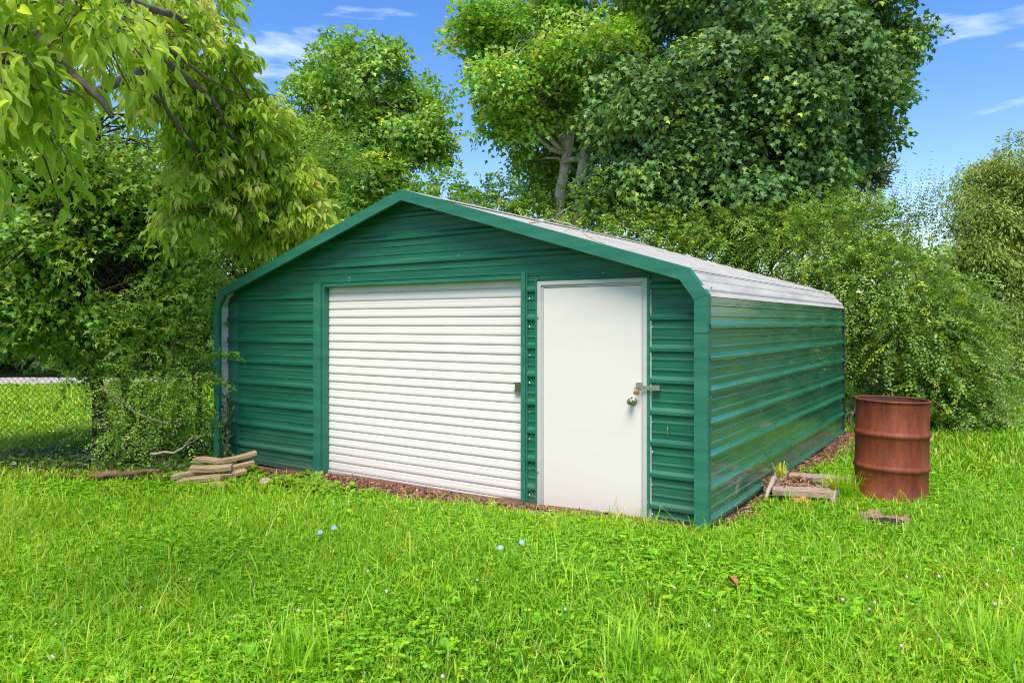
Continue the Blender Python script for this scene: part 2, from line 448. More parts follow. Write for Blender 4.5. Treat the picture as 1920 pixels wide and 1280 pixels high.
strip("dirt_strip", [(from_shed(5.6, y), from_shed(5.75 + .13 + .06 * math.sin(3 * y) + .03 * y, y)) for y in np.linspace(.05, 5.3, 30)], M['mulch'], .008)
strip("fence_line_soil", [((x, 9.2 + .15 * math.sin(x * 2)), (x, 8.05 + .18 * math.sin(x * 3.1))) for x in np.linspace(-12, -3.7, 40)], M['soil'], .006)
strip("gravel_path", [((x, 24.4 - .012 * (x + 8) ** 2), (x, 21.6 - .022 * (x + 8) ** 2)) for x in np.linspace(-26, -10.5, 24)], M['path'], .01)

# ------------------------------------------------------------------ the shed
shed = empty("metal_shed", (SO[0], SO[1], -.07), SH_ANG)
tag(shed, "green corrugated metal shed with white roller door and white walk-in door", "shed")
ZB = -.07
def zz(z): return z - ZB               # picture heights to shed heights
EAVE, BEND_IN, BEND_Z, PEAK = zz(1.70), .144, zz(1.876), zz(2.704)
MID = W / 2
SLOPE = (PEAK - BEND_Z) / (MID - BEND_IN)

def rib_profile(z0, z1, first, pitch, h=.019, out=1.0):
    """(z, offset) along a ribbed sheet: trapezoid major ribs with two low minor ribs between"""
    pts = [(z0, 0.0)]
    k0 = math.floor((z0 - first) / pitch) - 1
    cand = []
    for k in range(k0, k0 + int((z1 - z0) / pitch) + 4):
        c = first + k * pitch
        cand += [(c - .030, 0), (c - .015, h), (c + .006, h), (c + .014, h * .82), (c + .034, 0)]
        for mfr in (1 / 3, 2 / 3):
            q = c + pitch * mfr
            cand += [(q - .013, 0), (q - .006, .0042), (q + .006, .0042), (q + .013, 0)]
    cand.sort()
    for z, o in cand:
        if z0 + .002 < z < z1 - .002: pts.append((z, o * out))
    # a cut through a rib keeps its height at the cut edge
    pts.append((z1, 0.0))
    return pts

def wall_sheet(name, prof, xl, xr, y, mat, parent, face=-1):
    """a sheet in the facade plane: prof (z, out) with its ends at xl(z), xr(z)"""
    V = []; Fc = []
    for z, o in prof:
        V += [(xl(z), y + face * o, z), (xr(z), y + face * o, z)]
    for i in range(len(prof) - 1):
        a = 2 * i
        Fc.append((a, a + 1, a + 3, a + 2))
    return MB().add(V, Fc).build(name, mat, parent)

FY = .15          # facade plane behind the front trim
PIT = .236
R0 = zz(1.543)
const = lambda v: (lambda z: v)
def roof_under(z, side):
    """where the facade meets the underside of the roof at height z"""
    t = .012
    if z <= EAVE: return t if side < 0 else W - t
    if z <= BEND_Z:
        q = (z - EAVE) / (BEND_Z - EAVE) * BEND_IN
    else:
        q = BEND_IN + (z - BEND_Z) / SLOPE
    q = min(q + t, MID - .003)
    return q if side < 0 else W - q
HEAD = zz(1.905)
cuts = [0, zz(.815), zz(1.76)]
for i in range(2):      # sheets left of the roller door, each lapping the one below by being a little proud
    wall_sheet("wall_panel", rib_profile(cuts[i] + (.0 if i == 0 else -.02), cuts[i + 1], R0, PIT), const(.02), const(1.60), FY - .0025 * i, M['wall_green'], shed)
wall_sheet("wall_panel", rib_profile(cuts[2] - .02, HEAD, R0, PIT), lambda z: roof_under(z, -1), const(1.60), FY - .005, M['wall_green'], shed)
for i in range(2):      # right of the door
    wall_sheet("wall_panel", rib_profile(cuts[i] + (.0 if i == 0 else -.02), cuts[i + 1], R0, PIT), const(5.250), const(W - .02), FY - .0025 * i, M['wall_green'], shed)
wall_sheet("wall_panel", rib_profile(cuts[2] - .02, HEAD, R0, PIT), const(5.250), lambda z: roof_under(z, 1), FY - .005, M['wall_green'], shed)
wall_sheet("wall_panel", rib_profile(0, HEAD, R0, PIT), const(4.150), const(4.262), FY - .001, M['wall_green'], shed)     # narrow strip between the doors
wall_sheet("wall_panel", [(zz(1.845), 0), (zz(1.862), 0), (zz(1.866), .004), (zz(1.878), .004), (zz(1.884), 0), (HEAD, 0)], const(4.245), const(5.265), FY - .001, M['wall_green'], shed)
g0 = zz(2.081)
wall_sheet("gable_panel", rib_profile(HEAD - .004, zz(2.40), g0, PIT), lambda z: roof_under(z, -1), lambda z: roof_under(z, 1), FY - .008, M['wall_green'], shed)
wall_sheet("gable_panel", rib_profile(zz(2.385), PEAK - .016, g0 - .03, PIT), lambda z: roof_under(z, -1), lambda z: roof_under(z, 1), FY - .011, M['wall_green'], shed)

# sheet trims round the openings
MB().box(.045, .215, FY - .0095, FY + .02, 0, zz(1.74), .003).build("corner_trim", M['trim_green'], shed)
jl = MB().box(1.545, 1.655, FY - .034, FY + .05, -.035, HEAD + .01, .004)
jl.box(1.655, 1.69, FY - .018, FY + .05, -.02, HEAD - .01, .003)
jl.build("roller_door_jamb", M['trim_green'], shed)
MB().box(4.128, 4.172, FY - .030, FY + .05, -.02, HEAD + .02, .004).build("roller_door_jamb", M['trim_green'], shed)
MB().box(4.172, 4.186, FY - .016, FY + .02, -.02, HEAD + .02, .002).build("roller_door_jamb_lip", M['trim_green'], shed)
MB().box(1.69, 4.128, FY - .016, FY + .05, HEAD - .035, HEAD - .0065, .004).build("roller_door_header", M['trim_green'], shed)
MB().box(4.270, 4.288, FY - .026, FY + .03, -.01, HEAD - .04, .003).build("door_side_trim", M['trim_green'], shed)
MB().box(5.266, 5.288, FY - .026, FY + .03, 0.0, HEAD - .04, .003).build("door_side_trim", M['trim_green'], shed)

# roller door: one object per slat
rd = MB().box(1.69, 4.128, FY + .075, FY + .085, 0.0, HEAD, 0).build("roller_door", M['slat_white'], shed)
NS, SP = 23, .0825
z_top = HEAD - .02
prof = []
for t, o in [(0, .0), (.03, .007), (.07, .0105), (.22, .0125), (.42, .0125), (.56, .0105), (.64, .0095), (.80, .0100), (.90, .0095), (.95, .007), (1.0, .0)]:
    prof.append((t * SP, o))
V = []; Fc = []
for z, o in prof:
    V += [(1.69, -o, z), (4.128, -o, z)]
for i in range(len(prof) - 1):
    Fc.append((2 * i, 2 * i + 1, 2 * i + 3, 2 * i + 2))
slat_me = MB().add(V, Fc).mesh("slat", M['slat_white'], smooth=True)
for k in range(NS):
    s = link("slat", slat_me, rd)
    s.location = (0, FY + .062 + .0012 * math.sin(k * 1.7), z_top - (k + 1) * SP)
zb = z_top - NS * SP
MB().box(1.69, 4.128, FY + .035, FY + .07, zb - .055, zb - .002, .004).build("bottom_bar", simple("bar_grey", (.46, .44, .43), rough=.5, var=.2, scale=8, stretch=(1, 6, 6)), rd)
lt = MB()
lx, lz = 4.075, zz(.955)
lt.box(lx - .045, lx + .052, FY + .028, FY + .046, lz - .042, lz + .042, .003)
lt.box(lx - .028, lx + .053, FY + .012, FY + .030, lz - .016, lz + .012, .003)
lt.box(lx - .052, lx + .050, FY + .018, FY + .040, lz + .028, lz + .040, .002)
lt.box(lx - .052, lx + .050, FY + .018, FY + .040, lz - .042, lz - .030, .002)
tag(lt.build("slide_latch", M['brass'], rd), "tarnished slide latch")

# walk-in door in its frame
fr = MB()
x0, x1, zt, z0 = 4.288, 5.266, zz(1.845), zz(-.035)
for a, b in ((x0, x0 + .034), (x1 - .034, x1)):
    fr.box(a, b, FY - .022, FY + .05, z0, zt, .004)
fr.box(x0 + .034, x1 - .034, FY - .022, FY + .05, zt - .034, zt, .004)
for a, b in ((x0 + .034, x0 + .052), (x1 - .052, x1 - .034)):
    fr.box(a, b, FY - .010, FY + .05, z0, zt - .034, .003)
fr.box(x0 + .052, x1 - .052, FY - .010, FY + .05, zt - .052, zt - .034, .003)
fr.build("door_frame", M['frame_grey'], shed)
MB().box(x0, x1, FY - .035, FY + .05, z0 - .035, z0 - .001, .004).build("door_sill", M['frame_grey'], shed)
door = MB().box(x0 + .054, x1 - .054, FY - .006, FY + .035, z0 + .006, zt - .055, .004).build("door", M['door_white'], shed)
kn = MB()
prof = [(.001, -.068), (.014, -.068), (.023, -.062), (.027, -.052), (.026, -.042), (.018, -.032), (.011, -.026), (.011, -.012), (.030, -.010), (.034, -.006), (.034, 0)]
V = []; Fc = []; n = 20
for r, y in prof:
    V += [(5.143 + r * math.cos(2 * math.pi * k / n), FY - .006 + y, zz(.903) + r * math.sin(2 * math.pi * k / n)) for k in range(n)]
for i in range(len(prof) - 1):
    for k in range(n): Fc.append((i * n + k, i * n + (k + 1) % n, (i + 1) * n + (k + 1) % n, (i + 1) * n + k))
kn.add(V, Fc).build("door_knob", M['brass'], door, smooth=True)
hp = MB()
hz = zz(1.018)
hp.box(5.175, 5.232, FY - .018, FY - .006, hz - .012, hz + .034, .002)
hp.box(5.186, 5.315, FY - .046, FY - .040, hz - .018, hz + .012, .002)
hp.box(5.315, 5.375, FY - .046, FY - .038, hz - .020, hz + .020, .002)
hp.box(5.330, 5.372, FY - .038, FY - .002, hz - .016, hz + .016, .002)
hp.box(5.192, 5.200, FY - .062, FY - .018, hz - .012, hz + .006, .001)
hp.build("hasp", M['zinc'], door)
pl = MB().box(5.174, 5.212, FY - .066, FY - .050, hz - .058, hz - .026, .005)
pl.tube([(5.182, FY - .058, hz - .028), (5.182, FY - .058, hz - .008), (5.193, FY - .058, hz + .003), (5.204, FY - .058, hz - .008), (5.204, FY - .058, hz - .028)], .0035, 6)
pl.build("padlock", M['rusty_brass'], door)
for q in (zz(1.60), zz(.32)):
    MB().tube([(x0 + .010, FY - .026, q - .05), (x0 + .010, FY - .026, q + .05)], .008, 8).build("hinge", M['frame_grey'], door)
MB().tube([(5.2925, FY - .012, 0.03), (5.2925, FY - .012, HEAD - .08)], .0035, 4).build("weather_strip", simple("white_strip", (.75, .76, .74), rough=.5), shed)

for o in shed.children:
    if o.name.startswith(("roller_door", "door", "weather_strip")): o.location.x -= .028

for xs, z, rr in ((3.42, 2.105, .012), (2.03, 1.955, .008), (2.02, 1.925, .006), (4.86, 1.90, .007)):
    a = np.linspace(0, 2 * np.pi, 7)[:-1]
    MB().add([(xs + rr * math.cos(q) * (1.3 + .3 * math.sin(3 * q)), FY - (.0135 if z > 1.91 else .0030), zz(z) + rr * .7 * math.sin(q)) for q in a], [tuple(range(6))[::-1]]).build("paint_chip", simple("bare_chip", (.55, .52, .46), rough=.7), shed)
MB().tube([(5.40, FY - .014, zz(.66)), (5.402, FY - .022, zz(.70)), (5.40, FY - .014, zz(.735))], .004, 6).build("wall_hook", M['zinc'], shed)

# side walls: ribbed sheets running the length of the shed
SP0 = zz(1.481); SPI = .230
def side_sheet(name, z0, z1, x, face, mat, y0, y1, dx):
    pr = rib_profile(z0, z1, SP0, SPI, h=.027)
    V = []; Fc = []
    for z, o in pr:
        xx = x + face * (o + dx)
        V += [(xx, y0, z), (xx, y1, z)]
    for i in range(len(pr) - 1):
        a = 2 * i
        Fc.append((a, a + 1, a + 3, a + 2) if face > 0 else (a, a + 2, a + 3, a + 1))
    return MB().add(V, Fc).build(name, mat, shed)
XO = W - .016
scut = [0, SP0 - 4 * SPI - .05, SP0 - SPI * 1 - .05 + SPI, zz(1.69)]
sheets = []
for i in range(3):
    sheets.append(side_sheet("side_panel", scut[i] - (0 if i == 0 else .02), scut[i + 1], XO, 1, M['side_green'], .02, LEN, .0025 * i))
    side_sheet("side_panel", scut[i] - (0 if i == 0 else .02), scut[i + 1], W - XO, -1, M['side_green'], .02, LEN, .0025 * i)
# screws on the near side wall
scr = MB().lathe([(.0001, .0065), (.004, .006), (.0055, .003), (.009, .0025), (.009, 0)], 8)
scr_me = scr.mesh("screw", M['zinc'], smooth=True)
for ys in (.10, 1.38, 2.66, 3.92, 5.06):
    for k in range(8):
        z = SP0 - .045 - SPI * (k - 1)
        if z < .03 or z > zz(1.67): continue
        pi = 0 if z < scut[1] else (1 if z < scut[2] else 2)
        s = link("screw", scr_me, sheets[pi])
        s.rotation_euler = (0, R(90), 0)
        s.location = (XO + .0025 * pi, ys + .02 * math.sin(k * 5 + ys), z)
for k in range(9):      # screws beside the door and the left trim
    for xs, dy in ((5.270, -.001), (4.168, -.002)):
        s = link("screw", scr_me, shed)
        s.rotation_euler = (R(90), 0, 0)
        s.location = (xs, FY + dy, R0 - .075 - PIT * (k - 1) + .01 * math.sin(k * 3))
# back wall and rear corner trims
wall_sheet("back_panel", rib_profile(0, EAVE, R0, PIT), const(.02), const(W - .02), LEN - .03, M['wall_green'], shed, face=1)
wall_sheet("back_panel", rib_profile(EAVE - .01, PEAK - .016, R0, PIT), lambda z: roof_under(z, -1), lambda z: roof_under(z, 1), LEN - .033, M['wall_green'], shed, face=1)
MB().box(W - .030, W + .006, LEN + .001, LEN + .030, 0, EAVE - .02, .003).build("rear_corner_trim", M['dark_gap'], shed)
MB().box(-.006, .030, LEN + .001, LEN + .030, 0, EAVE - .02, .003).build("rear_corner_trim", M['dark_gap'], shed)

# roof: sheets whose ribs run along the ridge, bent down over the eaves
def roof_sheet(name, a, b, nribs, off0, dz, mat):
    """a, b: (x, z) lower and upper edge"""
    a = np.array(a); b = np.array(b); d = b - a; ln = np.linalg.norm(d); t = d / ln
    nv = np.array([-t[1], t[0]]);  nv = nv if nv[1] > 0 else -nv
    pr = [(0, 0)]
    for k in range(nribs):
        c = off0 + k * .228
        pr += [(c - .032, 0), (c - .016, .011), (c + .016, .011), (c + .032, 0), (c + .07, 0), (c + .076, .004), (c + .088, .004), (c + .094, 0), (c + .146, 0), (c + .152, .004), (c + .164, .004), (c + .17, 0)]
    pr = [p for p in pr if p[0] < ln - .002] + [(ln, 0)]
    V = []; Fc = []
    for s_, o in pr:
        p = a + t * s_ + nv * (o + dz)
        V += [(p[0], -.018, p[1]), (p[0], LEN + .06, p[1])]
    for i in range(len(pr) - 1):
        q = 2 * i
        Fc.append((q, q + 1, q + 3, q + 2) if d[0] < 0 else (q, q + 2, q + 3, q + 1))
    return MB().add(V, Fc).build(name, mat, shed)
for sgn in (1, -1):
    X = (lambda x: W - x) if sgn > 0 else (lambda x: x)
    roof_sheet("eave_panel", (X(-.004), EAVE - .012), (X(BEND_IN), BEND_Z), 1, .075, .004, M['roof_white'])
    zs = [BEND_Z + SLOPE * (u - BEND_IN) for u in (BEND_IN, 1.0, 1.95, MID)]
    us = (BEND_IN, 1.0, 1.95, MID)
    for i in range(3):
        roof_sheet("roof_panel", (X(us[i]), zs[i]), (X(us[i + 1] + (.02 if i < 2 else 0)), zs[i + 1] + (.02 * SLOPE if i < 2 else 0)), 5, .06, .006 - .0025 * i + .002, M['roof_white'])
rc = MB()
rc.prism([(MID - .16, PEAK - .16 * SLOPE + .028), (MID, PEAK + .030), (MID + .16, PEAK - .16 * SLOPE + .028), (MID + .16, PEAK - .16 * SLOPE + .022), (MID, PEAK + .022), (MID - .16, PEAK - .16 * SLOPE + .022)], 1, -.01, LEN + .062)
rc.build("ridge_cap", M['roof_white'], shed)

# front trim: folded strips, each length a piece of its own
TW = .098
outer = [(W + .008, 0), (W + .008, EAVE), (W - BEND_IN + .006, BEND_Z + .020), (MID, PEAK + .030)]
def offset_poly(o):
    """points of the outer line moved inwards by TW"""
    P = [np.array(p, float) for p in o]; n = len(P); res = []
    dirs = [(P[i + 1] - P[i]) / np.linalg.norm(P[i + 1] - P[i]) for i in range(n - 1)]
    nin = [np.array([-d[1], d[0]]) for d in dirs]
    for i in range(n):
        if i == 0: res.append(P[0] + nin[0] * TW)
        elif i == n - 1:
            k = (P[-1][0] - (P[-1] + nin[-1] * TW)[0]) / dirs[-1][0]
            res.append(P[-1] + nin[-1] * TW + dirs[-1] * k)
        else:
            m = nin[i - 1] + nin[i]; m /= np.linalg.norm(m)
            res.append(P[i] + m * TW / np.dot(m, nin[i]))
    return res
inner = offset_poly(outer)
outer = [np.array(p, float) for p in outer]
def trim_piece(name, A, B, a, b, proud, sgn):
    """A,B outer ends, a,b inner ends: front face with a folded return over the edge"""
    X = (lambda p: (p[0], p[1])) if sgn > 0 else (lambda p: (W - p[0], p[1]))
    poly = [X(p) for p in (A, B, b, a)]
    y0, y1 = -.024 - proud, -.020
    mb = MB().prism(poly, 1, y0, y1)
    # return flange along the outer edge
    d = (B - A) / np.linalg.norm(B - A); nin = np.array([-d[1], d[0]])
    mb.prism([X(p) for p in (A, B, B + nin * .004, A + nin * .004)], 1, y1, .045)
    mb.prism([X(p) for p in (a, b, b + nin * -.004, a + nin * -.004)], 1, y1, .012)
    return mb.build(name, M['trim_green'], shed)
lerp = lambda p, q, t: p + (q - p) * t
for sgn in (1, -1):
    zj = (zz(1.445) - outer[0][1]) / (outer[1][1] - outer[0][1])
    zi = (zz(1.445)) / inner[1][1]
    trim_piece("corner_post_trim", outer[0], lerp(outer[0], outer[1], zj), inner[0], np.array([inner[1][0], zz(1.445)]), .0, sgn)
    trim_piece("corner_post_trim", lerp(outer[0], outer[1], zj) - np.array([0, .012]), outer[1], np.array([inner[1][0], zz(1.445) - .012]), inner[1], .004, sgn)
    trim_piece("eave_bend_trim", outer[1], outer[2], inner[1], inner[2], .006, sgn)
    t1, t2 = .105, .93
    trim_piece("rake_trim", outer[2], lerp(outer[2], outer[3], t1), inner[2], lerp(inner[2], inner[3], t1), .004, sgn)
    if sgn > 0:
        trim_piece("rake_trim", lerp(outer[2], outer[3], t1 - .004), lerp(outer[2], outer[3], t2), lerp(inner[2], inner[3], t1 - .004), lerp(inner[2], inner[3], t2), .0, sgn)
        trim_piece("rake_trim", lerp(outer[2], outer[3], t2 - .004), outer[3], lerp(inner[2], inner[3], t2 - .004), inner[3], .004, sgn)
    else:
        trim_piece("rake_trim", lerp(outer[2], outer[3], t1 - .004), outer[3], lerp(inner[2], inner[3], t1 - .004), inner[3], .002, sgn)

# ------------------------------------------------------------------ foliage tools
def tri_fan(outline, centre=None):
    if centre is None:
        V = np.array(outline, float); T = [(0, i, i + 1) for i in range(1, len(outline) - 1)]
    else:
        V = np.array([centre] + list(outline), float); n = len(outline)
        T = [(0, 1 + i, 1 + (i + 1) % n) for i in range(n)]
    return V, np.array(T)
LEAF = {}
LEAF['simple'] = (np.array([(0, 0, 0), (-.24, .45, .06), (0, 1, -.04), (.24, .45, .06)], float), np.array([(0, 2, 1), (0, 3, 2)]))
LEAF['slim'] = (np.array([(0, 0, 0), (-.15, .4, .03), (0, 1, -.06), (.15, .4, .03)], float), np.array([(0, 2, 1), (0, 3, 2)]))
LEAF['round'] = (np.array([(0, 0, 0), (-.36, .3, .06), (-.33, .68, .05), (0, 1, -.05), (.33, .68, .05), (.36, .3, .06)], float), np.array([(0, 3, 2), (0, 2, 1), (0, 4, 3), (0, 5, 4)]))
_mo = [(0, 0, 0), (.34, -.02, .03), (.24, .2, .03), (.58, .42, .0), (.24, .5, .05), (0, 1, -.10), (-.24, .5, .05), (-.58, .42, .0), (-.24, .2, .03), (-.34, -.02, .03)]
LEAF['maple'] = tri_fan(_mo, (0, .3, .06))
_ml = [(0, 0, 0), (.52, .34, .02), (.2, .48, .05), (0, 1, -.08), (-.2, .48, .05), (-.52, .34, .02)]
LEAF['maple_lo'] = tri_fan(_ml)
# long drooping dogwood leaf, cupped along the midrib and curling down at the tip
_dv = []
for y, wd, z in ((0, .0, 0), (.20, .13, .03), (.46, .175, .02), (.76, .115, -.06), (1.0, .0, -.20)):
    if wd == 0: _dv.append((0, y, z))
    else: _dv += [(-wd, y, z + wd * .62), (0, y, z), (wd, y, z + wd * .62)]
_dt = [(0, 2, 1), (0, 3, 2), (1, 2, 5), (1, 5, 4), (2, 3, 6), (2, 6, 5), (4, 5, 8), (4, 8, 7), (5, 6, 9), (5, 9, 8), (7, 8, 10), (8, 9, 10)]
LEAF['dogwood'] = (np.array(_dv, float), np.array(_dt))

DOG_EDGE = np.array([0, .10, -.10, .10, .13, -.08, .13, .12, -.02, .12, .16])      # pale curled margins, darker midrib
def leaf_cloud(name, P, A, Nn, S, kind, mat, parent=None, rnd=None):
    tv, tt = LEAF[kind]
    n, k = len(P), len(tv)
    y = nrm(np.asarray(A, float)); x = nrm(np.cross(y, Nn)); z = np.cross(x, y)
    S = np.broadcast_to(S, (n,))
    V = P[:, None] + S[:, None, None] * (tv[None, :, 0:1] * x[:, None] + tv[None, :, 1:2] * y[:, None] + tv[None, :, 2:3] * z[:, None])
    T = (tt[None] + (np.arange(n) * k)[:, None, None]).reshape(-1, 3)
    if rnd is None: rnd = rng.random(n)
    rv = np.repeat(rnd, k)
    if kind == 'dogwood': rv = np.clip(rv + np.tile(DOG_EDGE, n), 0, 1)
    me = mesh_fast(name, V.reshape(-1, 3), T, mat, rv)
    o = link(name, me, parent)
    return tag(o, kind="stuff")

def bumpy(d, seed):
    a = np.random.default_rng(seed).normal(size=(6, 3)) * 2.6
    ph = np.arange(6) * 1.7
    return np.sin(d @ a.T + ph).mean(axis=1)

def lobe_points(lobes, seed, inner=.45, wild=.30, clump=False):
    P = []; O = []
    if clump:
        more = []
        for c, r, n in lobes:
            m = max(5, n // 20)
            more.append((c, tuple(np.array(r) * .72), int(n * .30)))
            for q in range(m):
                d = nrm(rng.normal(size=3)); f = rng.uniform(.66, .98)
                more.append((tuple(np.array(c) + np.array(r) * d * f), tuple(np.array(r).mean() * rng.uniform(.22, .50) * np.array([1.15, 1.1, .62])), int(np.ceil(n * .85 / m))))
        lobes = more
    for i, (c, r, n) in enumerate(lobes):
        d = nrm(rng.normal(size=(n, 3)))
        rad = inner + (1 - inner) * np.sqrt(rng.random(n))
        rad = rad * (1 + wild * bumpy(d, seed * 31 + i) * 1.6) * rng.uniform(.93, 1.07, n)
        P.append(np.array(c) + np.array(r) * d * rad[:, None]); O.append(nrm(d / np.array(r)))
    P = np.concatenate(P); O = np.concatenate(O)
    if clump:
        P = P + rng.normal(size=P.shape) * .11
        far = rng.random(len(P)) < .10
        P[far] += O[far] * rng.uniform(.10, .42, (far.sum(), 1))
        hole = np.sin(2.9 * P[:, 0] + seed) * np.sin(2.6 * P[:, 1] + 2) * np.sin(3.3 * P[:, 2] + .5 * seed) > .42
        P, O = P[~hole], O[~hole]
    ok = P[:, 2] > gz(P[:, 0], P[:, 1]) + .12
    return P[ok], O[ok]

def sprays(P, O, k, rad, droop, flat=.55, jitter=.5, hang=.35):
    """k leaves round every spray centre: a loose, outward sloping fan"""
    n = len(P)
    up = np.array([0, 0, 1.0])
    nv = nrm(up * flat + O * .6 + rng.normal(size=(n, 3)) * .28)
    t = nrm(np.cross(nv, rng.normal(size=(n, 3)))); b = np.cross(nv, t)
    an = rng.uniform(0, 2 * np.pi, (n, k)); rr = rad * np.sqrt(rng.random((n, k)))
    rad_dir = np.cos(an)[..., None] * t[:, None] + np.sin(an)[..., None] * b[:, None]
    Q = P[:, None] + rad_dir * rr[..., None]
    Q[..., 2] -= droop * rr ** 2 / rad
    Q += rng.normal(size=Q.shape) * rad * .10
    A = rad_dir * .8 + O[:, None] * .5 + rng.normal(size=Q.shape) * jitter
    A[..., 2] -= hang
    Nn = nv[:, None] + rng.normal(size=Q.shape) * jitter * .7
    tone = np.clip(rng.normal(.45, .21, n)[:, None] + rng.normal(0, .16, (n, k)), 0, 1)
    return Q.reshape(-1, 3), A.reshape(-1, 3), Nn.reshape(-1, 3), tone.ravel()

def bend(a, b, n=5, sag=0.0, wob=.06):
    a = np.array(a, float); b = np.array(b, float)
    t = np.linspace(0, 1, n)[:, None]
    p = a + (b - a) * t
    ln = np.linalg.norm(b - a)
    p[1:-1] += rng.normal(size=(n - 2, 3)) * wob * ln
    p[:, 2] += sag * ln * (4 * t[:, 0] * (1 - t[:, 0]))
    return p

def tree(name, label, trunks, lobes, leaf, mat, size, k, spray_r, bark, cat="tree", group=None, droop=.3, inner=.45, wild=.3, seed=1, twigs=.25, size_var=.25, hang=.35, flat=.55, tone=0.0):
    base = np.array(trunks[0][0][0])
    t = empty(name, (0, 0, 0))
    tag(t, label, cat, group)
    tb = MB()
    for pts, rad in trunks:
        pts = np.array(pts, float)
        # resample so the trunk is not a straight pole
        q = np.concatenate([bend(pts[i], pts[i + 1], 4, wob=.015)[: (None if i == len(pts) - 2 else -1)] for i in range(len(pts) - 1)])
        r = np.interp(np.linspace(0, 1, len(q)), np.linspace(0, 1, len(rad)), rad)
        tb.tube(q, r, 9)
    P, O = lobe_points(lobes, seed, inner, wild, True)
    ends = [np.array(p[-1], float) for p, _ in trunks]; mids = [np.array(p[len(p) // 2], float) for p, _ in trunks]
    for i, (c, r, n) in enumerate(lobes):
        c = np.array(c, float)
        src = min(ends + mids, key=lambda e: np.linalg.norm(e - c) + (0 if e[2] < c[2] else 1.0))
        if np.linalg.norm(src - c) > .3:
            tb.tube(bend(src, c, 6, .05, .05), np.linspace(trunks[0][1][-1] * .75, .02, 6), 6)
        idx = np.where(np.all(np.abs(P - c) < np.array(r) * 1.4, axis=1))[0]
        for j in rng.permutation(idx)[: int(len(idx) * twigs * .5)]:
            tb.tube(bend(c + (P[j] - c) * .12, P[j], 4, .04, .06), np.linspace(.016, .004, 4), 4, cap=False)
    tb.build("trunk", bark, t, smooth=True)
    Q, A, Nn, tn = sprays(P, O, k, spray_r, droop, hang=hang, flat=flat)
    S = size * (1 + size_var * rng.uniform(-1, 1, len(Q)))
    leaf_cloud("crown", Q, A, Nn, S, leaf, mat, t, np.clip(tn + tone, 0, 1))
    return t

def at(px, py, Y):
    """a point at depth Y in front of the camera (layout aid, picture measured in 1920 x 1280)"""
    return np.array([(px - 960) / 1364.0 * Y, Y, CAM_Z - (py - 606) / 1364.0 * Y])

def shrub(name, label, stems, lobes, mat, leaf, size, n_nodes, shoot, bark, cat="shrub", group=None, seed=1, up=.5, sag=.55, inner=.3, wild=.35, shoot_var=.5):
    """arching shoots with leaves in pairs; every lobe holds n shoots that start inside it and break through its surface"""
    t = empty(name, (0, 0, 0)); tag(t, label, cat, group)
    for a, b, r in stems:
        MB().tube(bend(a, b, 6, .0, .04), np.linspace(r, r * .45, 6), 7).build("stem", bark, t, smooth=True)
    P, O = lobe_points(lobes, seed, inner, wild)
    n = len(P)
    D = nrm(O + rng.normal(size=(n, 3)) * .55 + np.array([0, 0, up]))
    ln = shoot * (1 + shoot_var * rng.uniform(-1, 1, n))
    s = np.linspace(0, 1, n_nodes)
    path = P[:, None] + D[:, None] * (ln[:, None] * s)[..., None]
    path[..., 2] -= sag * ln[:, None] * s ** 2
    tan = np.gradient(path, axis=1); tan = nrm(tan)
    side = nrm(np.cross(tan, np.array([0, 0, 1.0]) + rng.normal(size=(n, 1, 3)) * .4))
    upv = np.cross(side, tan)
    Q = []; A = []; Nn = []; S = []; tn = []
    tone = np.clip(rng.normal(.42, .17, n), 0, 1)
    for sg in (-1, 1):
        Q.append(path + side * sg * .004 + rng.normal(size=path.shape) * size * .12)
        A.append(side * sg * 1.0 + tan * .65 + rng.normal(size=path.shape) * .22 - np.array([0, 0, .12]))
        Nn.append(upv + rng.normal(size=path.shape) * .35)
        S.append(np.broadcast_to(size * (1 - .45 * s), path.shape[:2]) * rng.uniform(.75, 1.2, path.shape[:2]))
        tn.append(np.clip(tone[:, None] + .22 * s[None] + rng.normal(0, .11, path.shape[:2]), 0, 1))
    cat_ = lambda L_: np.concatenate([a.reshape(-1, a.shape[-1]) if a.ndim == 3 else a.ravel() for a in L_])
    Q, A, Nn, S, tn = map(cat_, (Q, A, Nn, S, tn))
    ok = Q[:, 2] > gz(Q[:, 0], Q[:, 1]) + .02
    xs, ys = to_shed(Q[:, 0], Q[:, 1])
    inside = (xs > -.02) & (xs < W + .04) & (ys > .0) & (ys < LEN + .05) & (Q[:, 2] < 2.8)
    ok &= ~inside
    leaf_cloud("foliage", Q[ok], A[ok], Nn[ok], S[ok], leaf, mat, t, tn[ok])
    tw = MB()
    for j in rng.permutation(n)[: n // 6]:
        xs, ys = to_shed(path[j, :, 0], path[j, :, 1])
        if np.any((xs > -.05) & (xs < W + .05) & (ys > -.05) & (ys < LEN + .08)): continue
        tw.tube(path[j, :: max(1, n_nodes // 4)], .0028, 3, cap=False)
    if tw.v: tag(tw.build("twigs", bark, t), kind="stuff")
    return t

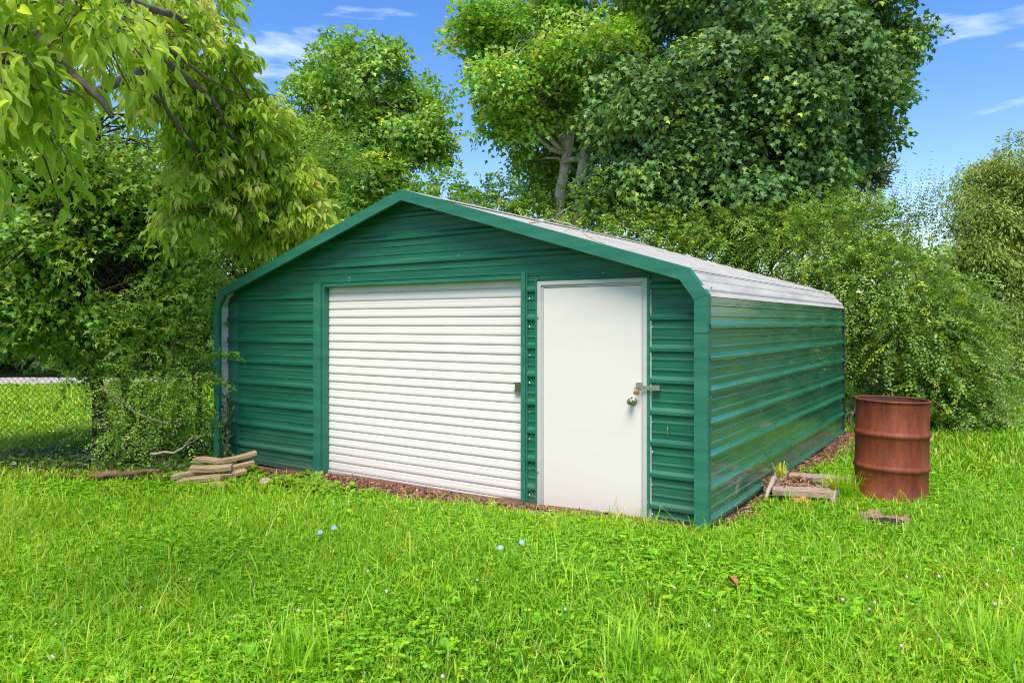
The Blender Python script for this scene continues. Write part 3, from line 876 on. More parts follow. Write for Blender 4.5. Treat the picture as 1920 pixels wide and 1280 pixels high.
# ------------------------------------------------------------------ trees behind the shed
tree("maple_tree", "light green maple with two bare pale trunks rising behind the shed roof",
     [([at(1076, 640, 14), at(1086, 400, 14), at(1096, 300, 14), at(1108, 190, 14), at(1120, -60, 14)], [.14, .115, .11, .10, .07]),
      ([at(1046, 640, 14.3), at(1050, 360, 14.3), at(1062, 290, 14.3), at(1074, 230, 14.3), at(1040, -30, 14.3)], [.13, .10, .095, .09, .05])],
     [(at(1010, 60, 13.8), (1.35, 1.3, .95), 260), (at(935, 50, 13.8), (.7, .8, .42), 90), (at(885, 55, 13.7), (.28, .4, .16), 14), (at(905, 150, 13.7), (.32, .4, .18), 18), (at(925, 235, 13.7), (.30, .4, .16), 16), (at(1185, 60, 13.4), (.6, .6, .5), 70), (at(980, 160, 13.6), (1.0, 1.1, .65), 190),
      (at(1110, 120, 13.4), (1.0, 1.1, .85), 230), (at(1090, -60, 14), (1.9, 1.6, 1.2), 240), (at(965, 230, 13.8), (.6, .9, .36), 80),
      (at(1040, 185, 15.0), (.9, .6, .45), 120), (at(1010, 300, 14.6), (.45, .5, .35), 60), (at(1075, 300, 15.4), (.9, .5, .7), 150), (at(1080, 380, 15.2), (1.0, .5, .5), 130)],
     'maple_lo', M['maple_light'], .092, 38, .34, M['bark_pale'], seed=3, wild=.38, tone=.02)
tree("maple_tree", "tall dense dark green maple behind the right slope of the shed roof",
     [([at(1400, 640, 13.0), at(1395, 400, 13.0), at(1390, 150, 13.0), at(1380, -120, 13.0)], [.26, .22, .17, .09])],
     [(at(1400, 130, 12.6), (1.75, 1.6, 1.35), 520), (at(1250, 190, 12.4), (1.05, 1.2, 1.0), 300), (at(1540, 120, 12.9), (1.05, 1.2, 1.0), 300),
      (at(1480, 270, 12.4), (1.15, 1.2, .75), 300), (at(1330, 310, 12.2), (1.25, 1.2, .95), 360), (at(1200, 330, 12.6), (.75, .8, .7), 160),
      (at(1420, 370, 12.5), (1.1, 1.0, .55), 220), (at(1390, -60, 12.9), (2.5, 1.8, 1.1), 420), (at(1620, 20, 13.0), (.75, .8, .55), 130), (at(1590, 200, 13.0), (.5, .6, .35), 80), (at(1655, 160, 13.0), (.28, .4, .16), 22), (at(1690, 60, 13.0), (.32, .4, .22), 30), (at(1660, 95, 13.0), (.3, .4, .16), 20), (at(1620, 250, 12.9), (.28, .35, .16), 20)],
     'maple', M['maple_dark'], .092, 42, .33, M['bark_dark'], seed=5, wild=.34, droop=.8, hang=.75)
tree("maple_tree", "medium round maple beyond the shed peak, left of the pale trunks",
     [([at(690, 660, 16), at(690, 420, 16), at(686, 250, 16), at(690, 120, 16)], [.15, .12, .09, .05])],
     [(at(680, 165, 16), (1.30, 1.2, .95), 260), (at(615, 250, 16), (.95, 1.0, .9), 190), (at(745, 250, 15.8), (.95, 1.0, .75), 190),
      (at(675, 320, 15.8), (1.35, 1.2, .7), 220), (at(585, 150, 16.2), (.36, .4, .42), 34), (at(815, 258, 16), (.3, .3, .14), 14), (at(770, 190, 16), (.3, .3, .22), 22), (at(655, 95, 16), (.35, .35, .2), 22), (at(720, 105, 16), (.28, .3, .22), 18), (at(800, 268, 16), (.4, .4, .22), 30), (at(620, 395, 15.6), (.9, .8, .5), 120), (at(735, 385, 15.6), (.7, .7, .4), 90)],
     'maple_lo', M['maple_mid'], .105, 36, .34, M['bark_grey'], seed=8, wild=.36)

# hedge of saplings and shrubs showing above the ridge
for i, (px, py, Y, rx, rz_, n) in enumerate([(830, 385, 13.4, .75, .55, 200), (935, 395, 13.6, .75, .42, 180), (1005, 425, 13.8, .7, .6, 170)]):
    c = at(px, py, Y)
    shrub("sapling", ["yellow green sapling top just beyond the shed ridge", "low green sapling between the yellow green one and the pale trunks", "leafy sapling at the foot of the pale trunks"][i],
          [((c[0], Y, float(gz(c[0], Y)) - .05), (c[0] + .1, Y, c[2]), .04)], [(c, (rx, .8, rz_), n), (c - np.array([0, 0, .7]), (rx * 1.1, .9, .8), n)], M['locust'] if i == 0 else M['shrub'], 'simple', .095, 9, .42, M['bark_dark'], cat="sapling", seed=40 + i, inner=.35, up=.7)
shrub("sapling", "dark leafy thicket under the dense maple behind the shed",
      [((2.2, 12.6, 0), (2.4, 12.4, 2.6), .04)], [(at(1180, 395, 12.2), (1.0, .6, .6), 150), (at(1150, 430, 11.9), (1.0, .5, .5), 140), (at(1240, 450, 11.7), (.8, .4, .45), 170), (at(1320, 480, 11.4), (.7, .4, .4), 150)], M['shrub'], 'simple', .085, 9, .4, M['bark_dark'], cat="thicket", seed=52, inner=.3, up=.6)

# arching shrubs along the right end of the shed
def right_shrub(label, lobes, n_stem, seed, mat='shrub', size=.066, shoot=.46, up=.42):
    st = []
    c0 = np.array(lobes[0][0])
    for k in range(n_stem):
        a = 2 * np.pi * k / n_stem
        bx, by = c0[0] + .35 * math.cos(a), c0[1] + .35 * math.sin(a) + .2
        l = lobes[k % len(lobes)]
        st.append(((bx, by, float(gz(bx, by)) - .05), tuple(np.array(l[0]) + np.array([0, .1, .1])), .028))
    return shrub("arching_shrub", label, st, lobes, M[mat], 'simple', size, 15, shoot, M['bark_grey'], group=None, seed=seed, up=up, sag=.62, inner=.45, wild=.42)
def LB(*rows): return [(tuple(at(px, py, Y)), r, n) for px, py, Y, r, n in rows]
right_shrub("broad arching shrub reaching over the shed's rear eave", LB((1530, 470, 10.9, (.95, .8, .62), 520), (1420, 440, 11.3, (.9, .6, .45), 340), (1340, 440, 11.6, (.7, .5, .35), 180), (1605, 540, 10.3, (.6, .6, .65), 330), (1600, 430, 11.0, (.7, .7, .45), 260)), 5, 61)
right_shrub("large rounded arching shrub behind the rusty drum", LB((1680, 535, 10.5, (.9, .9, .70), 540), (1715, 625, 10.0, (.8, .8, .62), 440), (1750, 730, 9.7, (.5, .5, .50), 240), (1640, 600, 10.3, (.5, .5, .5), 200)), 5, 67)
right_shrub("spreading olive green shrub drooping to the grass right of the rusty drum", LB((1795, 665, 10.2, (.55, .7, .58), 340), (1820, 745, 9.9, (.42, .55, .42), 230), (1785, 800, 9.5, (.6, .4, .22), 190), (1770, 600, 10.8, (.55, .6, .45), 200)), 5, 71)
right_shrub("low shrub with shade-darkened leaf colour in the hollow between shed corner and drum", LB((1610, 760, 10.0, (.35, .4, .45), 170), (1680, 740, 10.6, (.6, .3, .5), 170)), 3, 73, 'shrub_shade', .052, .35)

# trees further off on the right
tree("olive_tree", "bronze green tree standing alone at the right, beyond the arching shrubs",
     [([at(1905, 690, 18), at(1900, 560, 18), at(1890, 430, 18), at(1880, 330, 18)], [.16, .13, .10, .05])],
     [(at(1895, 335, 18), (1.0, 1.0, .6), 230), (at(1850, 405, 18), (.85, .9, .55), 210), (at(1930, 430, 18), (1.2, 1.0, .6), 230), (at(1830, 480, 17.8), (.75, .8, .5), 190),
      (at(1900, 520, 17.8), (1.2, 1.1, .7), 260), (at(1860, 600, 17.6), (1.2, 1.0, .8), 260), (at(1990, 330, 18.2), (1.2, 1.2, 1.2), 160)],
     'slim', M['olive'], .12, 40, .42, M['bark_grey'], seed=81, wild=.3, droop=.7, hang=.8)
tree("pine_tree", "grey green soft needled pine peeping from behind the dense maple",
     [([at(1560, 660, 17), at(1562, 300, 17), at(1560, 200, 17)], [.14, .10, .04])],
     [(at(1600, 330, 17), (.75, .6, .22), 90), (at(1570, 385, 17), (.95, .7, .25), 110), (at(1600, 275, 17), (.55, .5, .13), 50), (at(1625, 248, 16.9), (.45, .3, .07), 26), (at(1560, 440, 17), (1.1, .8, .3), 90)],
     'slim', M['pine'], .15, 34, .26, M['bark_dark'], seed=85, twigs=0, wild=.25, droop=.1, hang=-.3)
shrub("sparse_tree", "thin half bare tree of upright whips with scattered small leaves against the sky",
      [((float(at(px, 606, 16)[0]), 16, -.05), tuple(at(px + dx, 440, 16)), .035) for px, dx in ((1680, 0), (1665, -20), (1700, 25))],
      [(at(1680, 440, 16), (.85, .5, .35), 46), (at(1725, 430, 16), (.5, .4, .3), 26), (at(1640, 420, 16), (.5, .4, .3), 22)], M['sparse'], 'simple', .075, 15, 1.25, M['bark_grey'], cat="tree", seed=88, up=1.6, sag=.12, inner=.3)
# far trees closing the view
for i, (px, top, Y, r) in enumerate([(-40, 330, 27, 3.0), (90, 300, 29, 3.4), (230, 330, 27, 2.8), (350, 350, 30, 3.2), (-190, 360, 24, 3.0), (1830, 480, 27, 3.0), (1960, 420, 29, 3.2)]):
    b = at(px, 606, Y); zt = CAM_Z + (606 - top) / 1364 * Y
    lob = [((b[0], Y, zt - r * .55), (r, r * .9, r * .6), 170), ((b[0] + .3 * r, Y - .4, zt * .45), (r * 1.0, r * .8, r * .55), 150), ((b[0] - .4 * r, Y - .5, 1.3), (r * .9, r * .8, 1.1), 120)]
    tree("woodland_tree", ["dark woodland tree beyond the gravel path, farthest left of the fence", "tall dark woodland tree beyond the gravel path", "bushy dark woodland tree beyond the path, right of the tall one", "woodland tree far behind the fence post",
          "shady woodland tree at the far left end of the gravel path", "distant green tree behind the spreading olive green shrub", "distant tree behind the bronze green tree"][i],
         [([(b[0], Y, -.3), (b[0] + .1, Y, zt * .5), (b[0], Y, zt - r * .4)], [.22, .16, .08])], lob, 'maple_lo', M['woods'], .30, 14, .75, M['bark_dark'], group="woodland trees beyond the lawn", seed=100 + i, twigs=.1)

# ------------------------------------------------------------------ left side: saplings by the fence, feathery shrubs, dogwood
def trunk_at(x, y, tx, ty, tz, r):
    return ([(x, y, float(gz(x, y)) - .05), ((x * .55 + tx * .45), (y + ty) / 2, tz * .45), (tx, ty, tz)], [r, r * .8, r * .4])
tree("fence_tree", "dark slanting double trunked maple sapling growing beside the fence post",
     [trunk_at(-4.78, 8.72, -5.35, 8.6, 3.2, .085), trunk_at(-4.62, 8.85, -4.9, 8.9, 3.0, .065), trunk_at(-4.55, 8.80, -4.2, 8.7, 2.6, .045)],
     [((-5.4, 8.3, 2.7), (1.0, .8, .75), 300), ((-4.6, 8.5, 2.9), (.9, .8, .7), 280), ((-5.9, 8.5, 1.75), (.9, .8, .50), 240), ((-5.0, 8.4, 1.75), (.8, .7, .5), 220), ((-4.3, 8.6, 2.0), (.6, .6, .6), 170), ((-5.2, 8.7, 3.7), (1.3, .9, .6), 260), ((-6.6, 8.6, 2.6), (.8, .8, .9), 180)],
     'maple_lo', M['understory'], .074, 28, .26, M['bark_dark'], seed=21, wild=.3, twigs=.6, droop=.4, inner=.3)
tree("fence_tree", "tall dark sapling with yellowing leaves at the outer end of the fence",
     [trunk_at(-7.5, 9.5, -6.5, 9.2, 3.4, .06), trunk_at(-7.3, 9.6, -6.0, 9.4, 3.0, .04)],
     [((-6.4, 9.2, 3.5), (1.0, .8, .8), 200), ((-5.7, 9.5, 3.2), (.9, .8, .8), 200), ((-6.9, 9.3, 2.2), (.9, .7, .7), 170), ((-5.9, 9.6, 2.1), (1.0, .7, .6), 170)],
     'maple_lo', M['understory'], .078, 26, .28, M['bark_dark'], seed=23, wild=.3, twigs=.6, inner=.25, tone=.12)
shrub("feathery_shrub", "dark feathery shrub pressed against the shed's left corner",
      [((-3.95, 8.6, -.1), (-4.0, 8.5, 1.6), .025), ((-4.15, 8.7, -.1), (-4.4, 8.6, 1.4), .022), ((-3.9, 8.75, -.1), (-3.8, 8.7, 1.8), .02)],
      [((-4.1, 8.4, 1.1), (.55, .5, .75), 250), ((-4.25, 8.5, .45), (.5, .5, .4), 130), ((-3.95, 8.7, 2.0), (.6, .5, .55), 220), ((-4.75, 8.3, 1.0), (.5, .4, .35), 50), ((-4.3, 8.4, .30), (.45, .4, .35), 100), ((-3.75, 8.45, .45), (.3, .3, .5), 120), ((-4.3, 8.9, .9), (.4, .3, .6), 80)],
      M['understory'], 'simple', .048, 13, .50, M['bark_grey'], seed=25, up=.2, sag=.4, inner=.3)
tree("locust_tree", "bright feathery green tree rising between dogwood and the shed roof",
     [trunk_at(-3.75, 10.9, -3.5, 11.0, 3.0, .07)],
     [((-3.25, 10.9, 3.75), (.75, .8, .75), 240), ((-2.95, 10.8, 2.95), (.75, .7, .65), 240), ((-3.9, 10.8, 2.9), (.9, .8, .8), 240), ((-4.6, 10.6, 3.4), (1.0, .8, .9), 240), ((-3.7, 10.9, 1.7), (1.0, .8, .8), 200)],
     'slim', M['locust'], .085, 26, .24, M['bark_dark'], seed=27, wild=.35, droop=.3, hang=.2)

# dogwood: branches and the large leaves are pieces of their own
dog = empty("dogwood_tree", (-4.3, 4.1, float(gz(-4.3, 4.1))))
tag(dog, "yellow green dogwood with large drooping leaves hanging in front of the fence trees", "tree")
D0 = np.array(dog.location)
def dpart(mb, name, mat, smooth=True):
    mb.v = [tuple(np.array(p) - D0) for p in mb.v]
    return mb.build(name, mat, dog, smooth)
fork = np.array([-4.1, 4.25, 2.0])
dpart(MB().tube([(-4.3, 4.1, D0[2] - .05), (-4.32, 4.15, .8), (-4.15, 4.2, 1.5), fork], [.15, .12, .11, .10], 10), "trunk", M['bark_dark'])
dog_lobes = [(tuple(at(px, py, Y)), r, n) for px, py, Y, r, n in (
                 (345, 20, 7.2, (.62, .7, .75), 120), (240, 60, 6.6, (.7, .8, .6), 90), (395, 135, 7.6, (.52, .6, .50), 150), (320, 190, 7.2, (.5, .6, .40), 90), (462, 240, 7.9, (.52, .55, .48), 170),
                 (390, 290, 7.7, (.45, .5, .42), 110), (530, 345, 8.2, (.46, .5, .40), 140), (578, 405, 8.3, (.32, .4, .26), 60), (455, 385, 8.0, (.5, .45, .42), 120), (350, 400, 7.5, (.38, .4, .34), 60),
                 (505, 440, 8.3, (.42, .4, .30), 70), (120, 20, 5.0, (.6, .6, .45), 36))]
dog_lobes += [((-2.30, 3.0, 2.72), (.62, .55, .50), 95), ((-2.00, 2.95, 2.45), (.40, .40, .26), 40), ((-2.65, 3.2, 2.35), (.6, .5, .40), 52), ((-1.75, 3.1, 2.75), (.26, .35, .25), 26),
             ((-4.4, 5.4, 5.2), (1.3, 1.2, .8), 40), ((-4.9, 4.2, 4.8), (1.2, 1.2, .7), 26)]
N_NEAR = 16
branch_ends = [(at(190, 0, 5.6), at(270, 60, 6.0), at(340, 110, 6.4), at(440, 175, 7.2)), (at(225, 40, 5.4), at(275, 135, 5.8), at(310, 200, 6.2), at(338, 255, 6.8)), (at(240, 0, 5.8), at(330, 30, 6.6), at(400, 90, 7.2), at(470, 190, 7.6)),
               (at(260, 80, 6.0), at(400, 190, 7.2), at(480, 290, 7.9), at(550, 360, 8.2)), (at(60, 60, 3.2), at(110, 120, 3.1), at(160, 160, 3.0), at(210, 220, 3.0)), (at(290, 120, 6.2), at(330, 230, 7.0), at(400, 330, 7.7), at(440, 400, 8.0))]
for be in branch_ends:
    p = np.array([fork, (fork + be[0]) / 2 + np.array([0, 0, .25]), *be])
    q = np.concatenate([bend(p[i], p[i + 1], 3, wob=.05)[: (None if i == len(p) - 2 else -1)] for i in range(len(p) - 1)])
    dpart(MB().tube(q, np.linspace(.055, .010, len(q)), 7), "branch", M['bark_grey'])
for c, r, n in dog_lobes[N_NEAR:]:
    dpart(MB().tube(bend(fork, c, 6, .05, .05), np.linspace(.06, .015, 6), 7), "branch", M['bark_dark'])
# twigs, each carrying pairs of hanging leaves
P, O = lobe_points(dog_lobes, 77, .25, .25)
lobe_c = np.array([l[0] for l in dog_lobes], float)
twig = MB(); LP = []; LA = []; LN = []; LT = []
pale = MB()
for i in range(len(P)):
    ci = lobe_c[np.argmin(np.linalg.norm(lobe_c - P[i], axis=1))]
    out_ = nrm(P[i] - ci + np.array([.10, 0, 0]))
    st = P[i] - out_ * .22 + np.array([0, 0, .06])
    mid = (st + P[i]) / 2 + np.array([0, 0, .045])
    en = P[i] + out_ * .06 - np.array([0, 0, .06])
    tw = np.array([st, mid, P[i], en])
    (pale if rng.random() < .3 else twig).tube(tw, [.0055, .0045, .0035, .002], 4, cap=False)
    tone = np.clip(rng.normal(.40, .22), 0, 1)
    for j in range(12):
        f = rng.uniform(.15, 1.0)
        p = tw[1] + (tw[3] - tw[1]) * f + rng.normal(size=3) * .030
        az_ = rng.uniform(0, 2 * np.pi)
        hor = np.array([math.cos(az_), math.sin(az_), 0])
        a = hor * .62 + out_ * .35 + np.array([0, 0, -.85]) + rng.normal(size=3) * .34
        LP.append(p); LA.append(a); LN.append(hor * .85 + np.array([0, 0, .65]) + rng.normal(size=3) * .38); LT.append(np.clip(tone + rng.normal(0, .15), 0, 1))
LP = np.array(LP); LA = np.array(LA); LN = np.array(LN); LT = np.array(LT)
_xs, _ys = to_shed(LP[:, 0], LP[:, 1])
_rz = ZB + np.where(_xs < BEND_IN, EAVE, BEND_Z + SLOPE * (np.minimum(_xs, MID) - BEND_IN))
_ok = ~((_xs > -.12) & (_ys > -.30) & (LP[:, 2] < _rz + np.where(_ys > .05, .17, .45)))
LP, LA, LN, LT = LP[_ok], LA[_ok], LN[_ok], LT[_ok]
LS = rng.uniform(.075, .125, len(LP)) * np.clip(.78 + .05 * LP[:, 1], .9, 1.15)
tag(dpart(twig, "twigs", M['bark_grey']), kind="stuff"); tag(dpart(pale, "twigs", M['dead_wood']), kind="stuff")
# the 300 leaves that show largest become parts, the rest is one part
pxl = 960 + 1364 * LP[:, 0] / LP[:, 1]; pyl = 606 - 1364 * (LP[:, 2] - CAM_Z) / LP[:, 1]
seen = (pxl > 5) & (pxl < 660) & (pyl > -10) & (pyl < 500)
score = np.where(seen, LS / LP[:, 1] * rng.uniform(.8, 1.2, len(LP)), 0)
big = np.argsort(-score)[:300]
bs = set(big.tolist())
rest = np.array([i for i in range(len(LP)) if i not in bs])
leaf_cloud("foliage", LP[rest] - D0, LA[rest], LN[rest], LS[rest], 'dogwood', M['dogwood'], dog, LT[rest])
tv, tt = LEAF['dogwood']
leaf_me = [mesh_fast("leaf", tv, tt, M['dogwood'], np.clip(v + DOG_EDGE, 0, 1)) for v in (.1, .3, .42, .5, .58, .68, .8, .93)]
from mathutils import Matrix
for i in big:
    y = nrm(LA[i]); x = nrm(np.cross(y, LN[i])); z = np.cross(x, y)
    o = link("leaf", leaf_me[min(7, int(LT[i] * 8))], dog)
    p = LP[i] - D0; s = LS[i]
    o.matrix_local = Matrix(((x[0] * s, y[0] * s, z[0] * s, p[0]), (x[1] * s, y[1] * s, z[1] * s, p[1]), (x[2] * s, y[2] * s, z[2] * s, p[2]), (0, 0, 0, 1)))

# climbing ivy on the shed's left front corner
iv = empty("ivy_vine", (*from_shed(.10, .0), -.1)); tag(iv, "small leaved vine climbing the shed's left front corner post", "vine")
V0 = np.array(iv.location)
pts = []
LPi = []; LAi = []; LNi = []
vm = MB()
for x_, zt_ in ((.12, 1.05), (.17, .85), (.20, .65), (.15, .5)):
    n = 16
    z = np.linspace(.0, zt_, n); xs = x_ + np.cumsum(rng.normal(0, .012, n)); ys = np.full(n, .045) + rng.normal(0, .008, n)
    X, Y = from_shed(xs, ys); q = np.stack([X, Y, z - .1], 1)
    vm.tube(q - V0, .004, 4)
    for k in range(n):
        for j in range(5):
            p = q[k] + np.array([*(EX * rng.normal(0, .045) - EY * rng.uniform(0, .07)), rng.normal(0, .04)])
            LPi.append(p); LAi.append(rng.normal(size=3) * .5 + np.array([0, 0, -.7])); LNi.append(np.array([-EY[0], -EY[1], .5]) + rng.normal(size=3) * .4)
vm.build("stem", M['bark_grey'], iv)
leaf_cloud("foliage", np.array(LPi) - V0, np.array(LAi), np.array(LNi), rng.uniform(.03, .055, len(LPi)), 'round', M['ivy'], iv)
# shoots of the feathery shrub crossing the facade
for (z0_, xend, zend, lab) in ((1.02, .80, 1.12, "leafy shoot crossing the green wall, the upper of two"), (.86, .62, .80, "leafy shoot crossing the green wall, the lower of two")):
    a = np.array([*from_shed(-.25, -.10), z0_]); b = np.array([*from_shed(xend, -.22), zend])
    sh = empty("leafy_shoot", tuple(a)); tag(sh, lab, "branch", "shoots crossing the shed wall")
    q = bend(a, b, 9, .08, .012)
    MB().tube(q - a, np.linspace(.006, .002, 9), 5).build("twig", M['bark_grey'], sh)
    t = np.linspace(.12, 1, 46); qq = np.stack([np.interp(t, np.linspace(0, 1, 9), q[:, k]) for k in range(3)], 1)
    d = nrm(b - a); sd = nrm(np.cross(d, [0, 0, 1.0]))
    LPs = np.repeat(qq, 4, 0) + rng.normal(size=(184, 3)) * .018
    sg = np.where(np.arange(184) % 2 == 0, 1, -1)[:, None]
    LAs = sd * sg + d * .6 + rng.normal(size=(184, 3)) * .5
    leaf_cloud("foliage", LPs - a, LAs, np.array([0, -.4, 1.0]) + rng.normal(size=(184, 3)) * .4, rng.uniform(.028, .048, 184), 'round', M['weed'] if zend > 1 else M['shrub'], sh, rng.uniform(0, .5, 184))

# ------------------------------------------------------------------ chain link fence
FYD = 8.82
fx0, fx1 = -10.5, -3.75
fence = empty("chain_link_fence", (fx0, FYD, float(gz(fx0, FYD)))); tag(fence, "dark chain link fence with a top rail, left of the shed", "fence")
FO = np.array(fence.location)
ft = CAM_Z - (704 - 606) / 1364 * FYD
def fbuild(mb, name, mat): 
    mb.v = [tuple(np.array(p) - FO) for p in mb.v]; return mb.build(name, mat, fence, smooth=False)
fbuild(MB().tube([(fx0, FYD, ft), (fx1, FYD, ft)], .021, 10), "top_rail", M['post'])
for x in (-10.5, -7.8, -5.08, -3.8):
    fbuild(MB().tube([(x, FYD + .03, float(gz(x, FYD)) - .1), (x, FYD + .03, ft + .02)], .026, 10), "post", M['post'])
wm = MB()
zb_ = float(gz(-6, FYD)) + .02
H = ft - zb_; step = .0735
for fam in (1, -1):
    c = fx0 - H
    while c < fx1 + H:
        # line x = c + fam * (z - zb) or mirrored, clipped to the panel
        pa = []
        for zv in (0, H):
            pa.append((c + (zv if fam > 0 else H - zv), zv))
        (xa, za), (xb, zbv) = pa
        ta, tb_ = 0.0, 1.0
        dx = xb - xa
        for lim, s in ((fx0, 1), (fx1, -1)):
            va = (xa - lim) * s; vb = (xb - lim) * s
            if va < 0 and vb < 0: ta, tb_ = 1, 0; break
            if va < 0: ta = max(ta, va / (va - vb))
            elif vb < 0: tb_ = min(tb_, va / (va - vb))
        if tb_ > ta + .02:
            q = [(xa + dx * t, FYD - .028 + fam * .002, zb_ + H * (za / H + (zbv - za) / H * t)) for t in (ta, tb_)]
            wm.tube(q, .0021, 4, cap=False)
        c += step
tag(fbuild(wm, "wire_mesh", M['wire']), kind="stuff")

# ------------------------------------------------------------------ drum
drum = empty("rusty_drum", (3.12, 6.0, .062), R(25)); tag(drum, "rusty open topped steel drum standing on the grass", "drum")
drum.rotation_euler = (R(.6), R(1.0), R(25))
r = .274; H = .815
pr = [(r * .2, .012), (r, .012), (r + .006, .004), (r + .006, .016), (r, .022)]
for hz_ in (.275, .545):
    pr += [(r, hz_ - .034), (r + .004, hz_ - .026), (r + .013, hz_ - .014), (r + .013, hz_ + .004), (r + .004, hz_ + .016), (r, hz_ + .026)]
pr += [(r, H - .02), (r + .002, H - .014)]
MB().lathe(pr, 56).build("body", M['rust'], drum, smooth=True)
an = np.linspace(0, 2 * np.pi, 57)
MB().tube(np.stack([(r + .003) * np.cos(an), (r + .003) * np.sin(an), np.full(57, H - .005)], 1), .0085, 8, cap=False).build("rim", M['rust'], drum, smooth=True)
MB().lathe([(r - .003, H - .01), (r - .003, .03), (.001, .03)], 48).build("inside", simple("rust_inside", (.085, .032, .02), rough=.8, var=.4, scale=14), drum, smooth=True)

# ------------------------------------------------------------------ boards, planks, branches
def plank(ax, ay, az_, bx, by, bz, wd, th, bow=0.0, n=8, rough_=.0, tilt=0.0):
    """a sawn board from a to b, bowed upwards, returned in its own frame with the origin at its middle"""
    a = np.array((ax, ay, az_), float); b = np.array((bx, by, bz), float)
    mid = (a + b) / 2; ln = np.linalg.norm(b - a); d = (b - a) / ln
    t = np.linspace(-.5, .5, n)
    V = []; Fc = []
    for i, s in enumerate(t):
        zc = bow * .55 * (1 - 4 * s * s)
        jw = wd / 2 * (1 + rough_ * rng.normal()); jt = th / 2 * (1 + rough_ * .5 * rng.normal())
        e = rough_ * .3 * ln / n * rng.normal() if i in (0, n - 1) else 0
        c_ = .06 * th
        for (yy, zz_) in ((-jw, -jt + c_), (-jw, jt - c_), (-jw + c_, jt), (jw - c_, jt), (jw, jt - c_), (jw, -jt + c_), (jw - c_, -jt), (-jw + c_, -jt)):
            V.append((s * ln + e, yy, zz_ + zc))
    for i in range(n - 1):
        for k in range(8): Fc.append((i * 8 + k, (i + 1) * 8 + k, (i + 1) * 8 + (k + 1) % 8, i * 8 + (k + 1) % 8))
    Fc += [tuple(range(8)), tuple(range((n - 1) * 8, n * 8))[::-1]]
    return V, Fc, mid, math.atan2(d[1], d[0]), -math.asin(d[2])
def put_plank(name, label, cat, group, mat, *args, **kw):
    tilt = kw.pop('tilt', 0.0)
    V, Fc, mid, rz, ry = plank(*args, **kw)
    o = MB().add(V, Fc).build(name, mat)
    o.location = mid; o.rotation_euler = (tilt, ry, rz)
    return tag(o, label, cat, group)
gl = -.10
labs = ["long bowed tan board at the fence end of the scrap stack", "bowed tan board lying in front at the bottom of the scrap stack", "short tan board at the bottom of the scrap stack on the roller door side",
        "tan board slanting up in the middle of the scrap stack", "tan board just under the topmost one, rising towards the green wall", "thick sagging tan board lying across the top of the scrap stack",
        "topmost tan board with its end raised towards the green wall", "short tan stub lying on top at the fence end of the scrap stack"]
GW = "bowed scrap boards at the left corner"
for k, q in enumerate([(-3.44, 7.28, gl + .060, -2.86, 7.34, gl + .100, .09, .040, .035),
          (-3.28, 7.14, gl + .035, -2.70, 7.18, gl + .075, .09, .040, .030),
          (-2.98, 7.02, gl + .030, -2.56, 7.12, gl + .035, .10, .036, -.006),
          (-2.86, 7.14, gl + .085, -2.46, 7.36, gl + .110, .09, .034, -.012),
          (-2.92, 7.26, gl + .135, -2.42, 7.50, gl + .175, .09, .034, -.020),
          (-3.14, 7.20, gl + .165, -2.60, 7.26, gl + .170, .09, .042, -.022),
          (-2.88, 7.34, gl + .205, -2.40, 7.54, gl + .262, .09, .034, -.022),
          (-3.20, 7.40, gl + .215, -2.84, 7.36, gl + .205, .09, .036, .016)]):
    put_plank("scrap_board", labs[k], "board", GW, M['tan_wood'], -3.40 + (q[0] + 3.44) * .72, q[1], q[2], -3.40 + (q[3] + 3.44) * .72, *q[4:], rough_=.03, tilt=(.10, .16, .08, .12, .10, .18, .06, .12)[k])
gr = .035
put_plank("rotten_plank", "grey weathered plank lying in front of the splintered pile beside the shed wall", "plank", None, M['grey_wood'], 2.16, 6.02, gr + .085, 2.56, 5.86, gr + .095, .17, .05, .0, rough_=.07)
put_plank("rotten_plank", "grey plank at the back of the rotting pile by the shed wall", "plank", None, M['grey_wood'], 2.50, 6.55, gr + .09, 2.98, 6.30, gr + .10, .16, .05, .0, rough_=.07)
put_plank("rotten_plank", "short upright rotten block at the corner of the plank pile", "plank", None, M['grey_wood'], 2.535, 5.80, gr + .00, 2.575, 5.84, gr + .12, .075, .06, .0, n=4, rough_=.08)
put_plank("rotten_plank", "pale splintered board under the shed side of the pile", "plank", None, M['grey_wood'], 2.17, 6.12, gr + .06, 2.46, 6.60, gr + .12, .10, .03, .0, rough_=.09)
put_plank("rotten_plank", "long thin plank half sunk in grass at the drum's foot", "plank", None, M['grey_wood'], 2.86, 6.20, gr + .05, 3.20, 5.62, gr + .03, .12, .04, .0, rough_=.06)
put_plank("rotten_plank", "broad crumbling plank in the middle of the pile covered with needles", "plank", None, M['grey_wood'], 2.26, 6.22, gr + .075, 2.72, 6.05, gr + .08, .20, .035, .0, rough_=.08)
put_plank("door_board", "thin yellowish board lying under the white walk-in door", "board", None, M['yellow_wood'], *[float(v) for v in from_shed(4.98, -.02)], -.005, *[float(v) for v in from_shed(5.40, -.09)], .012, .085, .032, .0, rough_=.06)

